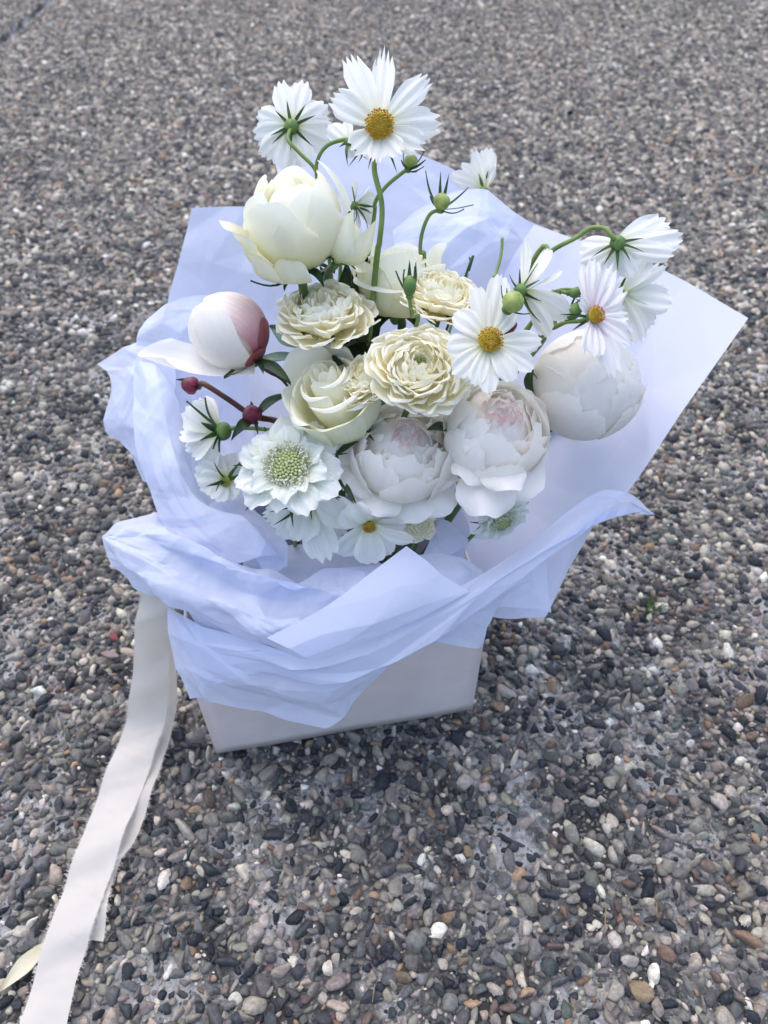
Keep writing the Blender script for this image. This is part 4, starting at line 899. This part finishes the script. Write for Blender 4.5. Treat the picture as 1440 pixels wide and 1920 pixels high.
# ------------------------------------------------------------------ scabious
def scabious(label, c, N, r, seed, tiers=2, beadr=.30):
    t, bp = flower('scabious', label, 'flower', 'white scabious'); cx, cy, d = c; Fm = fr(N); s = px(r, d); C = W(cx, cy, d); rnd = random.Random(seed)
    a, b, Nv = Fm
    for tier in range(tiers):
        n = 11 - 2 * tier
        for i in range(n):
            q = 2 * math.pi * (i + rnd.uniform(-.2, .2)) / n + tier * .3; ln = s * (1.0 - .28 * tier) * rnd.uniform(.88, 1.1); dr = a * math.cos(q) + b * math.sin(q)
            B = C + dr * s * .25 + Nv * s * .02 * tier; Tp = C + dr * ln + Nv * s * (rnd.uniform(.0, .12) + .20 * tier)
            petal('petal', B, Tp, Nv, ln * .62, M['scab'], t, bow=.08, cup=.25, teeth=.06, lobes=3, pleat=.03, ruf=.11, roundk=.2, base=.3, peak=.7, nu=15, nv=10)
    ball('cushion', C + Nv * s * .02, s * .40, M['bead'], t, Nv, .55)
    P1 = []; V, F = [], []
    for k in range(150):
        f = k / 150; rr = s * .43 * math.sqrt(f); q = k * 2.39996; p = C + (a * math.cos(q) + b * math.sin(q)) * rr + Nv * s * (.02 + .235 * math.sqrt(max(0, 1 - .85 * f)))
        if f < .42: P1.append(p)
        else:
            dr = a * math.cos(q) + b * math.sin(q)
            for _ in range(2):
                tip = p + dr * s * rnd.uniform(-.02, .08) + Nv * s * rnd.uniform(.05, .16) + (a * rnd.uniform(-1, 1) + b * rnd.uniform(-1, 1)) * s * .05
                v, ff, _u = tube_geo([p, p * .5 + tip * .5 + Nv * s * .02, tip, tip + (a * rnd.uniform(-1, 1) + b * rnd.uniform(-1, 1)) * s * .035], [s * .010, s * .009, s * .015, s * .016], 4, 5)
                F += [tuple(i + len(V) for i in x) for x in ff]; V += v.tolist()
    beads('florets', P1, s * .042, M['bead'], t)
    mesh('filaments', V, F, M['filament'], t, [(0, 0)] * len(V))
    for k in range(7):
        q = k * .9 + .3; dr = a * math.cos(q) + b * math.sin(q)
        blade('bract', C - Nv * s * .08, C + dr * s * 1.12 - Nv * s * .1, Nv, s * .14, M['sepal'], t)
    ball('receptacle', C - Nv * s * .10, s * .2, M['calyx'], t, Nv, .7)
    tube('stem', stem_path([C - Nv * s * .1, C - Nv * s * .6 - np.array([0, 0, .015])], bp), [.002, .0018, .002, .002], M['stem'], t)
scabious('white scabious with a beaded green cushion and ruffled petals at the tissue edge', (543, 880, .545), (-.08, .35, .93), 100, 3)
scabious('pale scabious facing downwards in the shade beneath the open peony', (938, 972, .60), (.3, -.6, .55), 56, 5, 2)

# ------------------------------------------------------------------ loose leaves among the flowers
def sprig(label, leaves, mat, stem, cat='leaf', group='leaves among the flowers', stemm='stem_dark'):
    t, bp = flower('leaf_sprig', label, cat, group)
    for (bx, by, bd, tx, ty, td, wd, n) in leaves: leaf(W(bx, by, bd), W(tx, ty, td), CV(*n), px(wd, bd), M[mat], t, random.uniform(.02, .12))
    tube('stem', stem_path(stem, bp), [.0014, .0016, .0018, .002], M[stemm], t)
sprig('dark green rose leaves between the upturned and the half open rose', [(640, 660, .565, 600, 640, .555, 40, (-.2, .6, .8)), (640, 650, .565, 700, 560, .56, 62, (.3, .4, .8)), (640, 655, .562, 668, 640, .54, 44, (.2, .4, .9)), (645, 670, .56, 628, 690, .545, 36, (0, .3, .9)), (650, 640, .565, 690, 480, .57, 50, (.3, .3, .8)), (655, 640, .56, 690, 640, .548, 40, (.3, .3, .9))], 'leaf', [(642, 656, .566), (650, 700, .59)])
sprig('large dark leaves filling the gap under the upturned spray rose', [(650, 700, .585, 560, 640, .565, 60, (-.2, .5, .8)), (650, 700, .585, 690, 600, .57, 66, (.2, .4, .9)), (650, 700, .585, 720, 560, .575, 60, (.2, .4, .9)), (650, 700, .585, 640, 620, .56, 60, (0, .4, .9)), (655, 640, .59, 650, 490, .565, 56, (0, .2, .9)), (650, 720, .585, 700, 770, .58, 60, (0, .2, .9)), (655, 640, .59, 600, 500, .58, 46, (0, .2, .9))], 'leaf', [(650, 700, .59), (660, 760, .61)])
sprig('grey green leaves behind the dark peony bud leaves', [(560, 650, .60, 505, 612, .60, 44, (-.2, .6, .8)), (560, 665, .60, 468, 682, .598, 30, (-.1, .7, .7)), (560, 670, .60, 440, 700, .61, 30, (-.1, .7, .7))], 'leaf_grey', [(560, 655, .601), (580, 720, .61)])
sprig('dark sepal leaves wedged between the two open peonies', [(845, 800, .56, 800, 806, .535, 24, (0, .3, .9)), (850, 700, .555, 838, 760, .56, 40, (.1, .3, .9))], 'leaf', [(848, 800, .565), (850, 850, .59)])
sprig('dark narrow leaves poking out below the half open rose', [(620, 850, .565, 556, 818, .555, 14, (0, .4, .9)), (630, 850, .56, 672, 828, .545, 16, (0, .4, .9)), (640, 900, .56, 668, 945, .55, 12, (0, .2, .9)), (620, 930, .56, 640, 934, .55, 8, (0, .2, .9)), (650, 870, .57, 690, 880, .575, 46, (.1, .2, .9))], 'leaf', [(625, 855, .57), (625, 900, .59)])
sprig('dark foliage filling the gap right of the open peony', [(1000, 700, .58, 985, 690, .56, 40, (.1, .2, .9)), (1000, 690, .585, 1000, 760, .58, 40, (.1, .2, .9))], 'leaf', [(1000, 700, .59), (980, 780, .61)])

# ------------------------------------------------------------------ ribbon
def fabric():
    m, t, N, L, out = newmat('cream_ribbon')
    uv = N.new('ShaderNodeUVMap'); mp = N.new('ShaderNodeMapping'); mp.inputs['Scale'].default_value = (90, 900, 1); L.new(uv.outputs[0], mp.inputs[0])
    ck = N.new('ShaderNodeTexNoise'); ck.inputs['Scale'].default_value = 1; L.new(mp.outputs[0], ck.inputs['Vector'])
    geo = N.new('ShaderNodeNewGeometry'); n2 = tex_noise(N, L, geo.outputs['Position'], 25, 3)
    c = mixc(N, L, n2.outputs[0], (0.70, 0.655, 0.595), (0.76, 0.72, 0.665))
    p = N.new('ShaderNodeBsdfPrincipled'); L.new(c, p.inputs['Base Color']); p.inputs['Roughness'].default_value = .5; p.inputs['Sheen Weight'].default_value = .25
    L.new(bump(N, L, ck.outputs[0], .6, .0008), p.inputs['Normal'])
    tr = N.new('ShaderNodeBsdfTranslucent'); L.new(c, tr.inputs[0]); mx = N.new('ShaderNodeMixShader'); mx.inputs[0].default_value = .3
    L.new(p.outputs[0], mx.inputs[1]); L.new(tr.outputs[0], mx.inputs[2]); L.new(mx.outputs[0], out.inputs[0])
    return m
M['ribbon'] = fabric()
def ribbon_tail(rows, parent, lift, seed):
    Lp = cr(np.array([G(a, b, h) for (a, b, _, _, h) in rows]), np.linspace(0, 1, 150)); Rp = cr(np.array([G(c, e, h) for (_, _, c, e, h) in rows]), np.linspace(0, 1, 150))
    rng = np.random.default_rng(seed); nu = 17; u = np.linspace(0, 1, nu); P = Lp[:, None] * (1 - u)[None, :, None] + Rp[:, None] * u[None, :, None]
    Tn = np.gradient((Lp + Rp) / 2, axis=0); Sd = Rp - Lp; Nn = np.cross(Sd, Tn); Nn /= np.linalg.norm(Nn, axis=1)[:, None]; Nn *= np.sign(Nn[:, 2])[:, None]
    y = np.linspace(0, 1, 150)[:, None]; uu = u[None]
    D = lift + .0022 * np.sin(y * 38 + uu * 2 + seed) + .0010 * np.sin(y * 19 - uu * 3) + .0016 * np.cos((uu - .5) * 3.1) * np.sin(y * 9 + 1) + .0008 * np.sin(y * 70 + uu * 5)
    for k in range(26):                              # cross wrinkles
        y0, a, wd = rng.random(), rng.uniform(-.05, .05), rng.uniform(.003, .010)
        D = D + rng.uniform(.0004, .0013) * np.clip(1 - np.abs(y - y0 - a * (uu - .5)) / wd, 0, 1) * np.clip(np.sin(uu * math.pi * rng.uniform(.6, 1) + rng.uniform(-.4, .4)), 0, 1)
    P = P + Nn[:, None] * D[..., None]
    tail = grid('tail', P, M['ribbon'], parent)
    V, F = [], []; segl = np.linalg.norm(np.diff(Lp, axis=0), axis=1).sum()
    for e, sg in ((0, -1), (nu - 1, 1)):
        for k in range(int(segl / .00065)):
            f = rng.random() * 148; i = int(f); p = P[i, e] * (1 - f + i) + P[i + 1, e] * (f - i); o_ = nrm(Sd[i]) * sg; tt = nrm(Tn[i])
            ln = .0008 + .0026 * rng.random() ** 1.5 + (.004 if rng.random() < .03 else 0); q = p + o_ * ln * .5 + tt * rng.normal() * .0012 + Nn[i] * rng.normal() * .0004; z = p + o_ * ln + tt * rng.normal() * .0022 + Nn[i] * rng.uniform(-.0006, .0012)
            wv = tt * .00012
            b0 = len(V); V += [(p - wv - o_ * .0006).tolist(), (p + wv - o_ * .0006).tolist(), (q + wv).tolist(), (q - wv).tolist(), z.tolist()]; F += [(b0, b0 + 1, b0 + 2, b0 + 3), (b0 + 3, b0 + 2, b0 + 4)]
    mesh('frayed_edge', V, F, M['ribbon'], tail, [(0, 0)] * len(V), smooth=False)['kind'] = 'stuff'
rb = thing('ribbon', G(90, 1960, .004), 'long cream silk ribbon with frayed edges trailing from the box over the pebbles', 'ribbon')
g = .0092
ribbon_tail([(272, 1090, 318, 1110, .215), (262, 1140, 319, 1155, .175), (254, 1200, 320, 1205, .13), (249, 1270, 321, 1278, .075), (241, 1340, 311, 1348, .030), (222, 1402, 292, 1412, .013), (190, 1480, 263, 1493, .0105), (160, 1560, 233, 1573, g + .002), (131, 1640, 204, 1655, g + .002), (104, 1720, 177, 1737, g + .002), (76, 1800, 152, 1815, g + .001), (40, 1920, 128, 1932, g), (10, 2040, 105, 2050, g)], rb, .0034, 3)
ribbon_tail([(285, 1095, 326, 1115, .205), (275, 1145, 329, 1165, .16), (268, 1205, 331, 1215, .115), (262, 1275, 332, 1288, .06), (256, 1345, 326, 1355, .016), (240, 1405, 306, 1420, .0095), (206, 1485, 281, 1500, g - .0008), (178, 1560, 252, 1575, g - .0008), (150, 1620, 218, 1630, g - .0008), (140, 1670, 206, 1680, g - .0008), (122, 1752, 192, 1764, g - .0008)], rb, 0.0, 9)

# ------------------------------------------------------------------ things lying on the ground
M['dry'] = petal_mat('dry_petal', [(0.0, (0.62, 0.58, 0.40)), (0.5, (0.76, 0.71, 0.54)), (1.0, (0.74, 0.68, 0.50))], .25, .5, 22)
M['red'] = plain_mat('red_scrap', (0.13, 0.02, 0.025), (0.2, 0.03, 0.04), 200); M['pinkp'] = petal_mat('pink_scrap', [(0, (.3, .21, .21)), (1, (.42, .31, .32))])
M['straw'] = plain_mat('dry_needle', (0.16, 0.11, 0.06), (0.30, 0.23, 0.14), 200); M['grass'] = plain_mat('grass_blade', (0.05, 0.10, 0.03), (0.12, 0.17, 0.06), 100, trans=.2)
def ground_piece(name, label, cat, a, b, wpx, mat, h=.0065, bow=.06, **k):
    A, B = G(*a, h), G(*b, h); o = petal(name, A, B, np.array([0, -.1, 1.0]), px(wpx, np.linalg.norm(A - CAM) * .9), mat, None, bow=bow, **k); return tag(o, label, cat)
ground_piece('dry_petal', 'pale yellow dried petal lying under the ribbon end', 'petal', (84, 1772), (0, 1860), 29, M['dry'], .0075, .05, point=.02, roundk=0, base=.4, peak=.45, cup=.3)
ground_piece('pink_scrap', 'small pale pink petal scrap on the pebbles near the ribbon', 'petal', (190, 1224), (222, 1230), 14, M['pinkp'], .008, .1)
ground_piece('red_scrap', 'tiny red petal scrap on the pebbles near the ribbon', 'petal', (207, 1186), (220, 1200), 12, M['red'], .008, .1)
t = thing('grass_tuft', G(1222, 1150), 'little green weed tuft growing between the pebbles', 'weed')
for k in range(16):
    q = random.uniform(0, 6.28); b0 = G(1222, 1146) + np.array([random.uniform(-.009, .009), random.uniform(-.006, .006), 0]); blade('blade', b0, b0 + np.array([math.cos(q) * .012, math.sin(q) * .010, random.uniform(.006, .014)]), np.array([-math.cos(q), -math.sin(q), 1.0]), .0028, M['grass'], t, nu=3, nv=5)
for k, (x0, y0, x1, y1) in enumerate([(1172, 1885, 1180, 1962 - 60), (1070, 1870, 1083, 1912), (1175, 1680, 1190, 1720), (785, 1515, 792, 1500), (1230, 1690, 1232, 1720), (1380, 1868, 1436, 1888), (703, 1845, 698, 1880), (1133, 1745, 1136, 1700)]):
    A, B = G(x0, y0, .0075), G(x1, y1, .009); v, f, uvv = tube_geo([A, (A + B) / 2 + [0, 0, .001], B], [.0004, .0006, .0003], 5, 8)
    tag(mesh('dry_needle', v, f, M['straw'], None, uvv, origin=A), 'thin dry brown needle lying across the pebbles', 'needle', 'dry needles on the ground')
